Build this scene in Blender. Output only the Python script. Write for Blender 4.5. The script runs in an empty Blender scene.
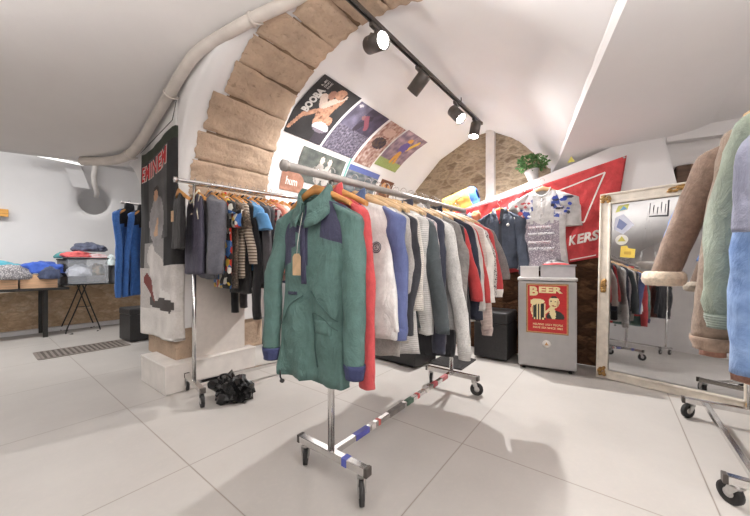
import bpy, bmesh, math, random
from mathutils import Vector, Matrix, noise
random.seed(11)
PI = math.pi
scene = bpy.context.scene
COL = scene.collection
# ------------------------------------------------------------------ helpers
def lerp(a, b, t): return a + (b - a) * t
def smooth(t):
    t = max(0.0, min(1.0, t)); return t * t * (3 - 2 * t)
def interp(x, pts):
    if x <= pts[0][0]: return pts[0][1]
    for (x0, y0), (x1, y1) in zip(pts, pts[1:]):
        if x <= x1: return lerp(y0, y1, (x - x0) / (x1 - x0))
    return pts[-1][1]
def nz(x, y, z): return noise.noise(Vector((x, y, z)))
def lin(c):
    return tuple(((v / 12.92) if v <= .04045 else ((v + .055) / 1.055) ** 2.4) for v in c)
def rgb(r, g, b): return lin((r / 255, g / 255, b / 255))

class MB:
    def __init__(s): s.bm = bmesh.new()
    def verts(s, pts): return [s.bm.verts.new(p) for p in pts]
    def face(s, vs, mi=0, sm=False):
        try:
            f = s.bm.faces.new(vs); f.material_index = mi; f.smooth = sm; return f
        except ValueError: return None
    def box(s, c, size, rot=None, mi=0):
        m = Matrix.Translation(Vector(c))
        if rot is not None: m = m @ rot.to_4x4()
        hx, hy, hz = size[0] / 2, size[1] / 2, size[2] / 2
        v = s.verts([m @ Vector((x * hx, y * hy, z * hz)) for x in (-1, 1) for y in (-1, 1) for z in (-1, 1)])
        for q in ((0, 1, 3, 2), (4, 6, 7, 5), (0, 4, 5, 1), (2, 3, 7, 6), (0, 2, 6, 4), (1, 5, 7, 3)):
            s.face([v[i] for i in q], mi)
        return s
    def tube(s, path, r, n=10, mi=0, cap=True, sx=1.0):
        path = [Vector(p) for p in path]; rings = []
        up = None
        for i, p in enumerate(path):
            d = (path[min(i + 1, len(path) - 1)] - path[max(i - 1, 0)]).normalized()
            if up is None:
                up = Vector((0, 0, 1)) if abs(d.z) < .9 else Vector((1, 0, 0))
            x = d.cross(up).normalized(); y = x.cross(d).normalized(); up = y
            rr = r[i] if isinstance(r, (list, tuple)) else r
            rings.append(s.verts([p + x * math.cos(2 * PI * k / n) * rr * sx + y * math.sin(2 * PI * k / n) * rr for k in range(n)]))
        for a, b in zip(rings, rings[1:]):
            for k in range(n): s.face([a[k], a[(k + 1) % n], b[(k + 1) % n], b[k]], mi, True)
        if cap:
            s.face(rings[0][::-1], mi); s.face(rings[-1], mi)
        return s
    def cyl(s, p, q, r, n=16, mi=0): return s.tube([p, q], r, n, mi)
    def lathe(s, prof, c=(0, 0, 0), n=24, mi=0, axis=None):
        c = Vector(c); m = axis or Matrix.Identity(3); rings = []
        for r, z in prof:
            rings.append(s.verts([c + m @ Vector((r * math.cos(2 * PI * k / n), r * math.sin(2 * PI * k / n), z)) for k in range(n)]))
        for a, b in zip(rings, rings[1:]):
            for k in range(n): s.face([a[k], a[(k + 1) % n], b[(k + 1) % n], b[k]], mi, True)
        if prof[0][0] > 1e-5: s.face(rings[0][::-1], mi)
        if prof[-1][0] > 1e-5: s.face(rings[-1], mi)
        return s
    def grid(s, f, nu, nv, mi=0, sm=True, skip=None, flip=False):
        g = [[s.bm.verts.new(f(i / nu, j / nv)) for j in range(nv + 1)] for i in range(nu + 1)]
        for i in range(nu):
            for j in range(nv):
                if skip and skip((i + .5) / nu, (j + .5) / nv): continue
                q = [g[i][j], g[i + 1][j], g[i + 1][j + 1], g[i][j + 1]]
                s.face(q[::-1] if flip else q, mi, sm)
        return g
    def prism(s, poly, d, mi=0):     # poly: list of 3D points (planar), d: extrude vector
        a = s.verts(poly); d = Vector(d); b = s.verts([Vector(p) + d for p in poly]); n = len(a)
        s.face(a[::-1], mi); s.face(b, mi)
        for k in range(n): s.face([a[k], a[(k + 1) % n], b[(k + 1) % n], b[k]], mi)
        return s
    def blob(s, c, r, seed=0, amp=.25, fr=2.0, sub=3, mi=0, flat=None):
        m = bmesh.ops.create_icosphere(s.bm, subdivisions=sub, radius=1)
        c = Vector(c)
        for v in m['verts']:
            p = v.co.copy()
            k = 1 + amp * nz(p.x * fr + seed, p.y * fr, p.z * fr) + amp * .5 * nz(p.x * fr * 2.7 + seed, p.y * fr * 2.7, p.z * fr * 2.7) - amp * .35 * abs(nz(p.x * fr * 1.7, p.y * fr * 1.7 + seed, p.z * fr * 1.7))
            q = Vector((p.x * r[0], p.y * r[1], p.z * r[2])) * k
            if flat is not None and q.z < flat: q.z = flat
            v.co = c + q
            for f in v.link_faces: f.smooth = True; f.material_index = mi
        return s
    def build(s, name, mats, parent=None, bevel=0, loc=None, solid=0, merge=False, recalc=True):
        if merge: bmesh.ops.remove_doubles(s.bm, verts=s.bm.verts, dist=1e-5)
        if recalc: bmesh.ops.recalc_face_normals(s.bm, faces=s.bm.faces)
        me = bpy.data.meshes.new(name); s.bm.to_mesh(me); s.bm.free()
        for m in (mats if isinstance(mats, (list, tuple)) else [mats]): me.materials.append(m)
        o = bpy.data.objects.new(name, me); COL.objects.link(o)
        if parent: o.parent = parent
        if loc: o.location = loc
        if solid:
            md = o.modifiers.new('solid', 'SOLIDIFY'); md.thickness = solid; md.offset = 0
        if bevel:
            md = o.modifiers.new('bevel', 'BEVEL'); md.width = bevel; md.segments = 2; md.limit_method = 'ANGLE'; md.angle_limit = .6
        return o
def tag(o, label, cat, group=None, kind=None):
    o['label'] = label; o['category'] = cat
    if group: o['group'] = group
    if kind: o['kind'] = kind
    return o
def thing(name, label, cat, loc=(0, 0, 0), rz=0, group=None):
    o = bpy.data.objects.new(name, None); COL.objects.link(o); o.empty_display_size = .05
    o.location = loc; o.rotation_euler = (0, 0, rz); tag(o, label, cat, group); return o
def struct(o, label=None, cat=None):
    o['kind'] = 'structure'
    if label: o['label'] = label
    if cat: o['category'] = cat
    return o
def Rz(a): return Matrix.Rotation(a, 3, 'Z')
def Rx(a): return Matrix.Rotation(a, 3, 'X')
def Ry(a): return Matrix.Rotation(a, 3, 'Y')

# ------------------------------------------------------------------ materials
def base_mat(name):
    m = bpy.data.materials.new(name); m.use_nodes = True
    nt = m.node_tree; return m, nt, nt.nodes['Principled BSDF']
def N(nt, t, **kw):
    n = nt.nodes.new(t)
    for k, v in kw.items():
        if k in n.inputs: n.inputs[k].default_value = v
        else: setattr(n, k, v)
    return n
def mixc(nt, fac, a, b, bt='MIX'):
    n = nt.nodes.new('ShaderNodeMix'); n.data_type = 'RGBA'; n.blend_type = bt
    for sock, v in ((n.inputs[0], fac), (n.inputs[6], a), (n.inputs[7], b)):
        if isinstance(v, (int, float)): sock.default_value = v
        elif isinstance(v, tuple): sock.default_value = (*v, 1) if len(v) == 3 else v
        else: nt.links.new(v, sock)
    return n.outputs[2]
def ramp(nt, fac, stops):
    n = nt.nodes.new('ShaderNodeValToRGB'); e = n.color_ramp.elements
    while len(e) < len(stops): e.new(.5)
    for k, (p, c) in enumerate(stops):
        e[k].position = p; e[k].color = (*c, 1) if len(c) == 3 else c
    nt.links.new(fac, n.inputs[0]); return n.outputs[0]
def coords(nt, out='Object', scale=(1, 1, 1), rot=(0, 0, 0)):
    t = nt.nodes.new('ShaderNodeTexCoord'); m = nt.nodes.new('ShaderNodeMapping')
    m.inputs['Scale'].default_value = scale; m.inputs['Rotation'].default_value = rot
    nt.links.new(t.outputs[out], m.inputs[0]); return m.outputs[0]
def bump(nt, b, h, strength=.3, dist=.01):
    n = N(nt, 'ShaderNodeBump', Strength=strength, Distance=dist)
    nt.links.new(h, n.inputs['Height']); nt.links.new(n.outputs[0], b.inputs['Normal'])
def noise_tex(nt, co, scale, detail=4, rough=.55):
    n = N(nt, 'ShaderNodeTexNoise', Scale=scale, Detail=detail, Roughness=rough)
    nt.links.new(co, n.inputs['Vector']); return n.outputs['Fac']
def plain(name, c, rough=.5, metal=0, var=.06, scale=20, bp=0, spec=.5):
    m, nt, b = base_mat(name); co = coords(nt)
    f = noise_tex(nt, co, scale)
    d = tuple(max(0, v * (1 - 2.5 * var)) for v in c); l = tuple(min(1, v * (1 + 2.5 * var)) for v in c)
    nt.links.new(ramp(nt, f, [(.3, d), (.7, l)]), b.inputs['Base Color'])
    b.inputs['Roughness'].default_value = rough; b.inputs['Metallic'].default_value = metal
    b.inputs['Specular IOR Level'].default_value = spec
    if bp: bump(nt, b, noise_tex(nt, co, scale * 3), bp, .004)
    return m
FAB = {}
DESAT, FGAIN = .22, 1.12
def fabric(c, kind='plain', c2=None):
    key = (tuple(round(v, 3) for v in c), kind, c2)
    if key in FAB: return FAB[key]
    m, nt, b = base_mat('fabric_' + kind); co = coords(nt)
    def soft(q):
        if q is None: return None
        l_ = .25 * q[0] + .6 * q[1] + .15 * q[2]; return tuple(min(.9, lerp(x, l_, DESAT) * FGAIN) for x in q)
    c = soft(c); c2 = soft(c2)
    f = noise_tex(nt, co, 14, 5, .6)
    d = tuple(v * .8 for v in c); l = tuple(min(1, v * 1.14) for v in c)
    col = ramp(nt, f, [(.3, d), (.7, l)])
    fine = noise_tex(nt, co, 260, 2)
    h = fine; st = .25
    def wave(scale, rot=(0, 0, 0), dirn='Z', dist=0):
        w = N(nt, 'ShaderNodeTexWave', Scale=scale, Distortion=dist); w.bands_direction = dirn
        nt.links.new(coords(nt, rot=rot), w.inputs['Vector']); return w.outputs['Fac']
    if kind == 'marl': col = mixc(nt, ramp(nt, noise_tex(nt, co, 120, 3), [(.45, (0, 0, 0)), (.66, (.45,) * 3)]), col, tuple(v * .55 for v in c))
    if kind == 'knit':
        h = wave(28, dirn='Z', dist=.6); st = .8
        col = mixc(nt, ramp(nt, h, [(.1, (.4,) * 3), (.5, (0,) * 3)]), col, tuple(v * .65 for v in c))
    if kind == 'stripe':
        w = wave(13, dirn='Z', dist=.3); col = mixc(nt, ramp(nt, w, [(.45, (0,) * 3), (.55, (1,) * 3)]), col, c2)
    if kind == 'vstripe':
        w = wave(16, dirn='Y', dist=.2); col = mixc(nt, ramp(nt, w, [(.45, (0,) * 3), (.55, (1,) * 3)]), col, c2)
    if kind == 'plaid':
        w = wave(7, dirn='Z'); w2 = wave(7, dirn='Y')
        col = mixc(nt, ramp(nt, w, [(.5, (0,) * 3), (.55, (.8,) * 3)]), col, c2)
        col = mixc(nt, ramp(nt, w2, [(.62, (0,) * 3), (.68, (.8,) * 3)]), col, (.7, .68, .66))
    if kind == 'tweed':
        v = N(nt, 'ShaderNodeTexVoronoi', Scale=70); nt.links.new(co, v.inputs['Vector'])
        col = mixc(nt, ramp(nt, v.outputs['Distance'], [(.25, (0,) * 3), (.5, (1,) * 3)]), col, c2)
        h = v.outputs['Distance']; st = .5
    if kind == 'print':
        v = N(nt, 'ShaderNodeTexVoronoi', Scale=22); nt.links.new(co, v.inputs['Vector'])
        r = nt.nodes.new('ShaderNodeValToRGB'); e = r.color_ramp; e.interpolation = 'CONSTANT'
        cs = [(0, (.02, .02, .02)), (.3, (.6, .05, .03)), (.45, (.75, .5, .08)), (.6, (.05, .15, .4)), (.75, (.75, .72, .65))]
        while len(e.elements) < 5: e.elements.new(.5)
        for k, (p, cc) in enumerate(cs): e.elements[k].position = p; e.elements[k].color = (*cc, 1)
        sp = nt.nodes.new('ShaderNodeSeparateColor'); nt.links.new(v.outputs['Color'], sp.inputs[0]); nt.links.new(sp.outputs[0], r.inputs[0]); col = r.outputs[0]
    if kind == 'camo':
        col = mixc(nt, ramp(nt, noise_tex(nt, co, 9, 3), [(.46, (0,) * 3), (.5, (1,) * 3)]), col, c2)
    if kind == 'denim':
        col = mixc(nt, ramp(nt, noise_tex(nt, co, 7, 4), [(.4, (0,) * 3), (.75, (.6,) * 3)]), col, c2 or tuple(min(1, v * 2) for v in c))
        h = wave(160, dirn='DIAGONAL'); st = .2
    if kind == 'suede':
        col = mixc(nt, ramp(nt, noise_tex(nt, co, 35, 6, .7), [(.4, (0,) * 3), (.7, (.55,) * 3)]), col, tuple(min(1, v * 1.7) for v in c))
        h = noise_tex(nt, co, 40, 6, .7); st = .35
    if kind == 'fleece':
        h = noise_tex(nt, co, 55, 4, .6); st = 1.0
        col = mixc(nt, ramp(nt, h, [(.35, (.5,) * 3), (.55, (0,) * 3)]), col, tuple(v * .6 for v in c))
    nt.links.new(col, b.inputs['Base Color'])
    b.inputs['Roughness'].default_value = .55 if kind == 'nylon' else .88
    b.inputs['Specular IOR Level'].default_value = .25
    if kind not in ('nylon',):
        b.inputs['Sheen Weight'].default_value = .15
    cr = N(nt, 'ShaderNodeTexNoise', Scale=1.0, Detail=5, Roughness=.6, Distortion=1.2); nt.links.new(coords(nt, scale=(16, 13, 7)), cr.inputs['Vector'])
    b1 = N(nt, 'ShaderNodeBump', Strength=.8 if kind == 'nylon' else .55, Distance=.02); nt.links.new(cr.outputs['Fac'], b1.inputs['Height'])
    b2 = N(nt, 'ShaderNodeBump', Strength=st, Distance=.003); nt.links.new(h, b2.inputs['Height']); nt.links.new(b1.outputs[0], b2.inputs['Normal']); nt.links.new(b2.outputs[0], b.inputs['Normal'])
    FAB[key] = m; return m
def plaster(name, c, var=.05, warm=None):
    m, nt, b = base_mat(name); co = coords(nt)
    f = noise_tex(nt, co, 1.6, 6, .6)
    d = tuple(v * (1 - var * 2) for v in c)
    nt.links.new(ramp(nt, f, [(.3, d), (.65, c)]), b.inputs['Base Color'])
    b.inputs['Roughness'].default_value = .85; b.inputs['Specular IOR Level'].default_value = .2
    bump(nt, b, noise_tex(nt, co, 7, 8, .6), .12, .02); return m
def rubble(name, c1, c2, c3, scale=6, squash=2.2, mortar=(.3, .24, .18)):
    m, nt, b = base_mat(name); co = coords(nt, scale=(1, 1, squash))
    n0 = noise_tex(nt, co, 4, 3)
    ad = nt.nodes.new('ShaderNodeVectorMath'); ad.operation = 'ADD'
    sc = nt.nodes.new('ShaderNodeVectorMath'); sc.operation = 'SCALE'; sc.inputs['Scale'].default_value = .12
    nn = N(nt, 'ShaderNodeTexNoise', Scale=9.0, Detail=3); nt.links.new(co, nn.inputs['Vector'])
    nt.links.new(nn.outputs['Color'], sc.inputs[0]); nt.links.new(co, ad.inputs[0]); nt.links.new(sc.outputs[0], ad.inputs[1])
    v = N(nt, 'ShaderNodeTexVoronoi', Scale=scale); v.feature = 'DISTANCE_TO_EDGE'; nt.links.new(ad.outputs[0], v.inputs['Vector'])
    vc = N(nt, 'ShaderNodeTexVoronoi', Scale=scale); nt.links.new(ad.outputs[0], vc.inputs['Vector'])
    sp = nt.nodes.new('ShaderNodeSeparateColor'); nt.links.new(vc.outputs['Color'], sp.inputs[0])
    col = ramp(nt, sp.outputs[0], [(0, c1), (.5, c2), (1, c3)])
    col = mixc(nt, ramp(nt, noise_tex(nt, co, 18, 8, .7), [(.35, (.65,) * 3), (.65, (0,) * 3)]), col, tuple(x * .5 for x in c1))
    col = mixc(nt, ramp(nt, v.outputs['Distance'], [(.01, (.6,) * 3), (.16, (0,) * 3)]), col, mortar)
    col = mixc(nt, ramp(nt, noise_tex(nt, co, 3.5, 7, .7), [(.45, (0,) * 3), (.65, (.6,) * 3)]), col, mortar)
    nt.links.new(col, b.inputs['Base Color']); b.inputs['Roughness'].default_value = .95; b.inputs['Specular IOR Level'].default_value = .1
    hh = mixc(nt, .5, ramp(nt, v.outputs['Distance'], [(0, (0,) * 3), (.25, (1,) * 3)]), noise_tex(nt, co, 16, 8, .65))
    bump(nt, b, hh, .6, .03); return m
def ashlar(name, c):
    m, nt, b = base_mat(name); co = coords(nt)
    oi = nt.nodes.new('ShaderNodeTexCoord')
    col = ramp(nt, noise_tex(nt, co, 3.2, 6, .65), [(.3, tuple(v * .72 for v in c)), (.55, c), (.75, tuple(min(1, v * 1.25) for v in c))])
    pit = noise_tex(nt, co, 26, 6, .7)
    col = mixc(nt, ramp(nt, pit, [(.33, (.45,) * 3), (.42, (0,) * 3)]), col, tuple(v * .4 for v in c))
    nt.links.new(col, b.inputs['Base Color']); b.inputs['Roughness'].default_value = .95; b.inputs['Specular IOR Level'].default_value = .1
    bump(nt, b, mixc(nt, .6, noise_tex(nt, co, 9, 8, .7), pit), .8, .03); return m
def wood(name, c, scale=6, axis='X'):
    m, nt, b = base_mat(name); s = {'X': (.25, 3, 3), 'Y': (3, .25, 3), 'Z': (3, 3, .25)}[axis]
    co = coords(nt, scale=s); f = noise_tex(nt, co, scale * 3, 6, .6)
    nt.links.new(ramp(nt, f, [(.3, tuple(v * .65 for v in c)), (.5, c), (.75, tuple(min(1, v * 1.2) for v in c))]), b.inputs['Base Color'])
    b.inputs['Roughness'].default_value = .55; bump(nt, b, f, .15, .002); return m
def emis(name, c, s):
    m, nt, b = base_mat(name); b.inputs['Base Color'].default_value = (.9, .9, .9, 1)
    b.inputs['Emission Color'].default_value = (*c, 1); b.inputs['Emission Strength'].default_value = s; return m
def picture_mat(name, rough=.5):
    m, nt, b = base_mat(name); a = nt.nodes.new('ShaderNodeAttribute'); a.attribute_name = 'Col'
    f = noise_tex(nt, coords(nt), 60, 3)
    nt.links.new(mixc(nt, .12, a.outputs['Color'], ramp(nt, f, [(.3, (0,) * 3), (.7, (1,) * 3)]), 'OVERLAY'), b.inputs['Base Color'])
    b.inputs['Roughness'].default_value = rough; return m

M = {}
M['plaster'] = plaster('white_plaster', rgb(236, 233, 232), .02)
M['plaster_old'] = plaster('uneven_plaster', rgb(230, 226, 224), .03)
M['plaster_left'] = plaster('bright_plaster', rgb(232, 230, 229), .025)
M['stone'] = ashlar('tan_limestone', rgb(196, 172, 150))
M['mortar'] = ashlar('dark_mortar', rgb(138, 116, 96))
M['rubble'] = rubble('rubble_stone', rgb(128, 110, 92), rgb(160, 142, 120), rgb(184, 166, 142), 5, 1.9, rgb(172, 156, 136))
M['rubble_brown'] = rubble('brown_rubble', rgb(78, 54, 40), rgb(112, 80, 58), rgb(134, 100, 74), 7, 2, rgb(66, 48, 36))
M['rubble_tan'] = rubble('tan_rubble', rgb(196, 166, 134), rgb(222, 194, 162), rgb(236, 214, 186), 7, 1.6, rgb(190, 162, 132))
M['chrome'] = plain('chrome', (.72, .71, .70), .16, 1, .03, 30)
M['steel'] = plain('brushed_steel', (.55, .54, .53), .3, 1, .05, 40)
M['galv'] = plain('grey_tube', rgb(172, 166, 162), .4, .35, .06, 25)
M['black'] = plain('black_plastic', rgb(30, 29, 29), .45)
M['rubber'] = plain('rubber', rgb(44, 43, 43), .7)
M['dark'] = plain('dark_grey_metal', rgb(88, 82, 78), .42, .3)
M['blackmetal'] = plain('black_metal', rgb(46, 44, 42), .45, .3)
M['leather'] = plain('black_leatherette', rgb(44, 43, 44), .42, 0, .1, 60, .3)
M['white_paint'] = plain('white_paint', rgb(228, 222, 216), .45, 0, .03, 8)
M['pipe'] = plain('painted_pipe', rgb(205, 196, 188), .6, 0, .04, 6, .1)
M['hangwood'] = wood('hanger_wood', rgb(206, 172, 130), 5, 'Y')
M['hangwood2'] = wood('orange_hanger_wood', rgb(206, 146, 82), 5, 'Y')
M['pine'] = wood('pine_wood', rgb(222, 180, 142), 5, 'X')
M['beam'] = wood('dark_beam', rgb(96, 70, 52), 4, 'Y')
M['fridge'] = plain('silver_fridge', rgb(176, 174, 173), .38, .35, .02, 10)
M['fridge_top'] = plain('light_fridge_top', rgb(206, 202, 200), .4, 0, .02)
M['gold'] = plain('worn_gold', rgb(176, 138, 84), .5, .5, .2, 60, .5)
M['frame'] = plain('cream_frame', rgb(226, 217, 203), .5, 0, .06, 12, .2)
M['paper'] = plain('kraft_card', rgb(204, 172, 136), .8)
M['pic'] = picture_mat('printed_paper', .75)
M['picglossy'] = picture_mat('enamel_print', .35)
M['piccloth'] = picture_mat('printed_cloth', .9)
M['white_ink'] = plain('white_ink', rgb(232, 226, 220), .7)
M['cream_ink'] = plain('cream_ink', rgb(238, 222, 170), .45)
M['red_ink'] = plain('red_ink', rgb(200, 50, 54), .75)
M['grey_ink'] = plain('grey_ink', rgb(196, 192, 188), .6)
M['floor_steel'] = plain('grate_steel', rgb(138, 129, 122), .5, .2)
M['leaf'] = plain('leaf_green', rgb(74, 122, 62), .55, 0, .22, 30)
M['lens'] = emis('lit_lens', (1, .96, .9), 25)
M['tube'] = emis('lit_tube', (1, .98, .95), 1.2)
def glass(name, c, rough=.05, alpha=.35):
    m, nt, b = base_mat(name); tr = nt.nodes.new('ShaderNodeBsdfTransparent'); mx = nt.nodes.new('ShaderNodeMixShader')
    b.inputs['Base Color'].default_value = (*c, 1); b.inputs['Roughness'].default_value = rough
    mx.inputs[0].default_value = alpha
    nt.links.new(tr.outputs[0], mx.inputs[1]); nt.links.new(b.outputs[0], mx.inputs[2])
    nt.links.new(mx.outputs[0], nt.nodes['Material Output'].inputs[0]); return m
M['clear'] = glass('clear_plastic', (.85, .88, .92), .12, .2)
def mirror_mat():
    m, nt, b = base_mat('mirror_glass'); b.inputs['Metallic'].default_value = 1
    f = noise_tex(nt, coords(nt), 3, 6, .6)
    nt.links.new(ramp(nt, f, [(.3, (.46, .46, .47)), (.7, (.56, .56, .56))]), b.inputs['Base Color'])
    b.inputs['Roughness'].default_value = .02; return m
M['mirror'] = mirror_mat()
def floor_mat():
    m, nt, b = base_mat('floor_tiles')
    geo = nt.nodes.new('ShaderNodeNewGeometry'); sp = nt.nodes.new('ShaderNodeSeparateXYZ'); nt.links.new(geo.outputs['Position'], sp.inputs[0])
    def mth(op, a, v=None):
        n = nt.nodes.new('ShaderNodeMath'); n.operation = op
        nt.links.new(a, n.inputs[0])
        if v is not None:
            if isinstance(v, (int, float)): n.inputs[1].default_value = v
            else: nt.links.new(v, n.inputs[1])
        return n.outputs[0]
    T = TILE; lines = []
    for out, off in ((sp.outputs[0], TA), (sp.outputs[1], TB)):
        q = mth('ADD', out, -off + 100 * T); q = mth('DIVIDE', q, T); q = mth('FRACT', q); q = mth('ADD', q, -.5); q = mth('ABSOLUTE', q); q = mth('SUBTRACT', q, .5); q = mth('ABSOLUTE', q)
        lines.append(mth('MULTIPLY', q, T))
    lines[0] = mth('ADD', lines[0], mth('GREATER_THAN', sp.outputs[0], 2.4))      # the slabs at the back are longer
    dmin = mth('MINIMUM', lines[0], lines[1])
    co = coords(nt); f = noise_tex(nt, co, 1.3, 8, .62)
    col = ramp(nt, f, [(.3, rgb(180, 175, 170)), (.7, rgb(192, 187, 182))])
    col = mixc(nt, ramp(nt, noise_tex(nt, co, 40, 5, .7), [(.35, (.25,) * 3), (.5, (0,) * 3)]), col, rgb(196, 188, 180))
    col = mixc(nt, ramp(nt, dmin, [(.0022, (1,) * 3), (.0042, (0,) * 3)]), col, rgb(140, 128, 118))
    nt.links.new(col, b.inputs['Base Color'])
    b.inputs['Roughness'].default_value = .42; b.inputs['Specular IOR Level'].default_value = .35
    bump(nt, b, ramp(nt, dmin, [(.0015, (0,) * 3), (.004, (1,) * 3)]), .3, .003); return m
TILE, TA, TB = 1.06, .70, .70
M['floor'] = floor_mat()
# world axes: x runs into the shop along the vaults, y runs to the left, z up
H = 1.05
# ------------------------------------------------------------------ room shell
mb = MB(); mb.box((1.0, 2.4, -.05), (9.0, 10.2, .1)); struct(mb.build('floor', M['floor']), 'pale stone tile floor with thin dark joints', 'floor')

def near_h(a, b):      # plaster ceiling in front of the stone arch
    z = interp(b, [(-2.6, 2.72), (0, 2.97), (1.2, 3.02), (1.75, 2.985), (2.0, 2.91), (2.3, 2.82), (2.7, 2.665), (3.0, 2.535), (3.3, 2.41), (3.6, 2.295), (3.9, 2.21), (4.32, 2.145)])
    return z + .09 * (a - 1.1) * smooth((b - 2.5) / 1.8)
mb = MB()
mb.grid(lambda u, v: Vector((lerp(-3.4, 1.62, u), lerp(-2.6, 4.32, v), near_h(lerp(-3.4, 1.62, u), lerp(-2.6, 4.32, v)))), 40, 70)
# fold-back reveal at the left edge
mb.grid(lambda u, v: Vector((lerp(-3.4, 1.62, u), 4.32 + .10 * v, near_h(lerp(-3.4, 1.62, u), 4.32) + .35 * v)), 40, 3)
struct(mb.build('ceiling', M['plaster_old'], merge=True), 'sloping grey-white plaster ceiling over the shop front', 'ceiling')

BC, ZC, R0 = 1.5, 1.55, 1.43
def arris(th):         # near edge of the stone arch for an angle in degrees
    return interp(th, [(0, 1.07), (30, 1.07), (52, 1.13), (60, 1.2), (70, 1.32), (80, 1.43), (92, 1.5), (140, 1.5)])
def arc(a, th, R): t = math.radians(th); return Vector((a, BC + R * math.cos(t), ZC + R * math.sin(t)))
# plastered soffit of the arch and its near face
mb = MB()
mb.grid(lambda u, v: arc(lerp(arris(v * 125), 1.92, u), v * 125, 1.415), 8, 60)
mb.grid(lambda u, v: (lambda p: Vector((p.x, p.y, lerp(p.z, 3.15, u))))(arc(arris(v * 125), v * 125, 1.415)), 6, 60)
struct(mb.build('wall_arch', M['plaster'], merge=True), 'white plastered arch rib over the pier', 'arch')
# exposed voussoirs
joints = [4, 8.5, 17.5, 27.5, 41, 52.5, 63, 74, 86, 98, 110, 122]
near = [1.15, 1.15, 1.17, 1.20, 1.28, 1.30, 1.24, 1.36, 1.44, 1.5, 1.5]
mb = MB()
for k, (t0, t1) in enumerate(zip(joints, joints[1:])):
    g = .28; r = random.Random(k)
    rr = 1.392 + r.uniform(-.006, .006)
    sk = r.uniform(-1.2, 1.2)
    def f(u, v, k=k, t0=t0, t1=t1, rr=rr, sk=sk):
        e = min(u, 1 - u, v, 1 - v); rad = rr + .014 * (1 - smooth(e / .05))
        a0 = max(near[k], arris((t0 + t1) / 2) + .01)
        a = lerp(a0 + .025 * nz(v * 5, k, 3), 1.895 + .02 * nz(v * 5, k, 9), u)
        th = lerp(t0 + g, t1 - g, v) + sk * (u - .5) + .35 * nz(u * 6, k, 1)
        return arc(a, th, rad + .010 * nz(u * 5, v * 5, k) + .005 * nz(u * 14, v * 14, k))
    mb.grid(f, 22, 14)
struct(mb.build('trim_1', M['stone']), 'exposed tan limestone blocks lining the arch', 'stone arch')
mb = MB()
def near_at(th):
    for t0, t1, q in zip(joints, joints[1:], near):
        if th <= t1: return max(q, arris((t0 + t1) / 2) + .01)
    return 1.5
for t0, t1 in zip(joints, joints[1:]):
    q = max(near_at((t0 + t1) / 2), near_at(t0 - .5), near_at(t1 + .5)) + .03
    mb.grid(lambda u, v: arc(lerp(q, 1.885, u), lerp(t0, t1, v), 1.409), 4, 4)
struct(mb.build('trim_2', M['mortar']), 'recessed mortar between the arch stones', 'mortar')

# central vault with its back lunette
def g_z(a): return interp(a, [(-1, 2.62), (1, 2.60), (2.2, 2.54), (3.0, 2.42), (3.5, 2.33), (4.0, 2.235), (4.5, 2.2)])
def edge_b(a): return -.08 + .3043 * (a - 2.2)
def vault_z(a, b):
    if b >= 1.45: return ZC + math.sqrt(max(0, R0 * R0 - (b - BC) ** 2))
    return lerp(2.978, g_z(a) + .05, min(1.0, (1.45 - b) / (1.45 - edge_b(a))) ** 1.7)
lun = [(-1.3, 2.6), (.3, 2.5), (.45, 2.42), (.63, 2.47), (1.0, 2.74), (1.37, 2.95), (1.66, 2.93), (2.15, 2.70), (2.6, 2.27), (2.9, 1.75), (2.93, 1.5)]
AB = 4.5
def vs(a, s):          # s 0..1 across the vault
    if s < .72:
        th = lerp(0, 93, s / .72); p = arc(a, th, R0)
    else:
        b = lerp(1.425, -1.3, (s - .72) / .28); p = Vector((a, b, vault_z(a, b)))
    t = smooth((a - 3.95) / (AB - 3.95))
    if t > 0:
        zl = interp(p.y, lun)
        p.z = lerp(p.z, min(p.z, zl), t)
    return p
mb = MB(); mb.grid(lambda u, v: vs(lerp(1.88, AB + .02, u), v), 60, 110)
struct(mb.build('ceiling_vault', M['plaster']), 'white plastered barrel vault behind the arch', 'vaulted ceiling')
# haunch wall under the vault (opening left beside the pier)
mb = MB()
mb.box((3.55, 3.03, .8), (1.95, .2, 1.6)); mb.box((2.2, 3.03, 1.5), (.75, .2, .22))
struct(mb.build('wall_left', M['plaster']), 'white side wall below the vault', 'wall')

# upper back wall in the lunette, low wall with sloping ledge in front of it
mb = MB(); mb.box((AB + .1, .9, 2.1), (.2, 4.3, 2.2)); struct(mb.build('wall_lunette', M['rubble']), 'rubble stone wall in the lunette', 'stone wall')
mb = MB(); mb.box((AB - .03, 1.36, 2.4), (.1, .115, 1.25)); struct(mb.build('trim_3', M['white_paint'], bevel=.008), 'white upright strip on the rubble lunette wall', 'post')
AF = 3.95
def ledge_z(b): return interp(b, [(-.1, 2.24), (.05, 2.215), (.32, 2.145), (1.6, 1.775), (3.0, 1.37)])
mb = MB()
mb.prism([(AF, b, z) for b, z in ((3.0, 0), (3.0, ledge_z(3.0)), (1.6, ledge_z(1.6)), (.32, ledge_z(.32)), (.02, 2.24), (.02, 0))], (.56, 0, 0))
mb.prism([(AF, .02, 0), (AF, .02, 2.6), (AF, -.405, 2.6), (AF, -.40, 2.20), (AF, -.48, 1.77), (AF, -.48, 0)], (.56, 0, 0))
mb.prism([(AF, -.48, 0), (AF, -.48, 1.77), (AF, -.85, 1.77), (AF, -.85, 0)], (.56, 0, 0))
mb.prism([(AF, -.405, 2.2), (AF, -.405, 2.6), (AF, -.85, 2.6), (AF, -.85, 2.17)], (.56, 0, 0))
mb.prism([(AF, -.85, 0), (AF, -.85, 2.6), (AF, -2.6, 2.6), (AF, -2.6, 0)], (.56, 0, 0))
struct(mb.build('wall_back', M['plaster']), 'white back wall with a sloping ledge', 'wall')
mb = MB()
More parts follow.
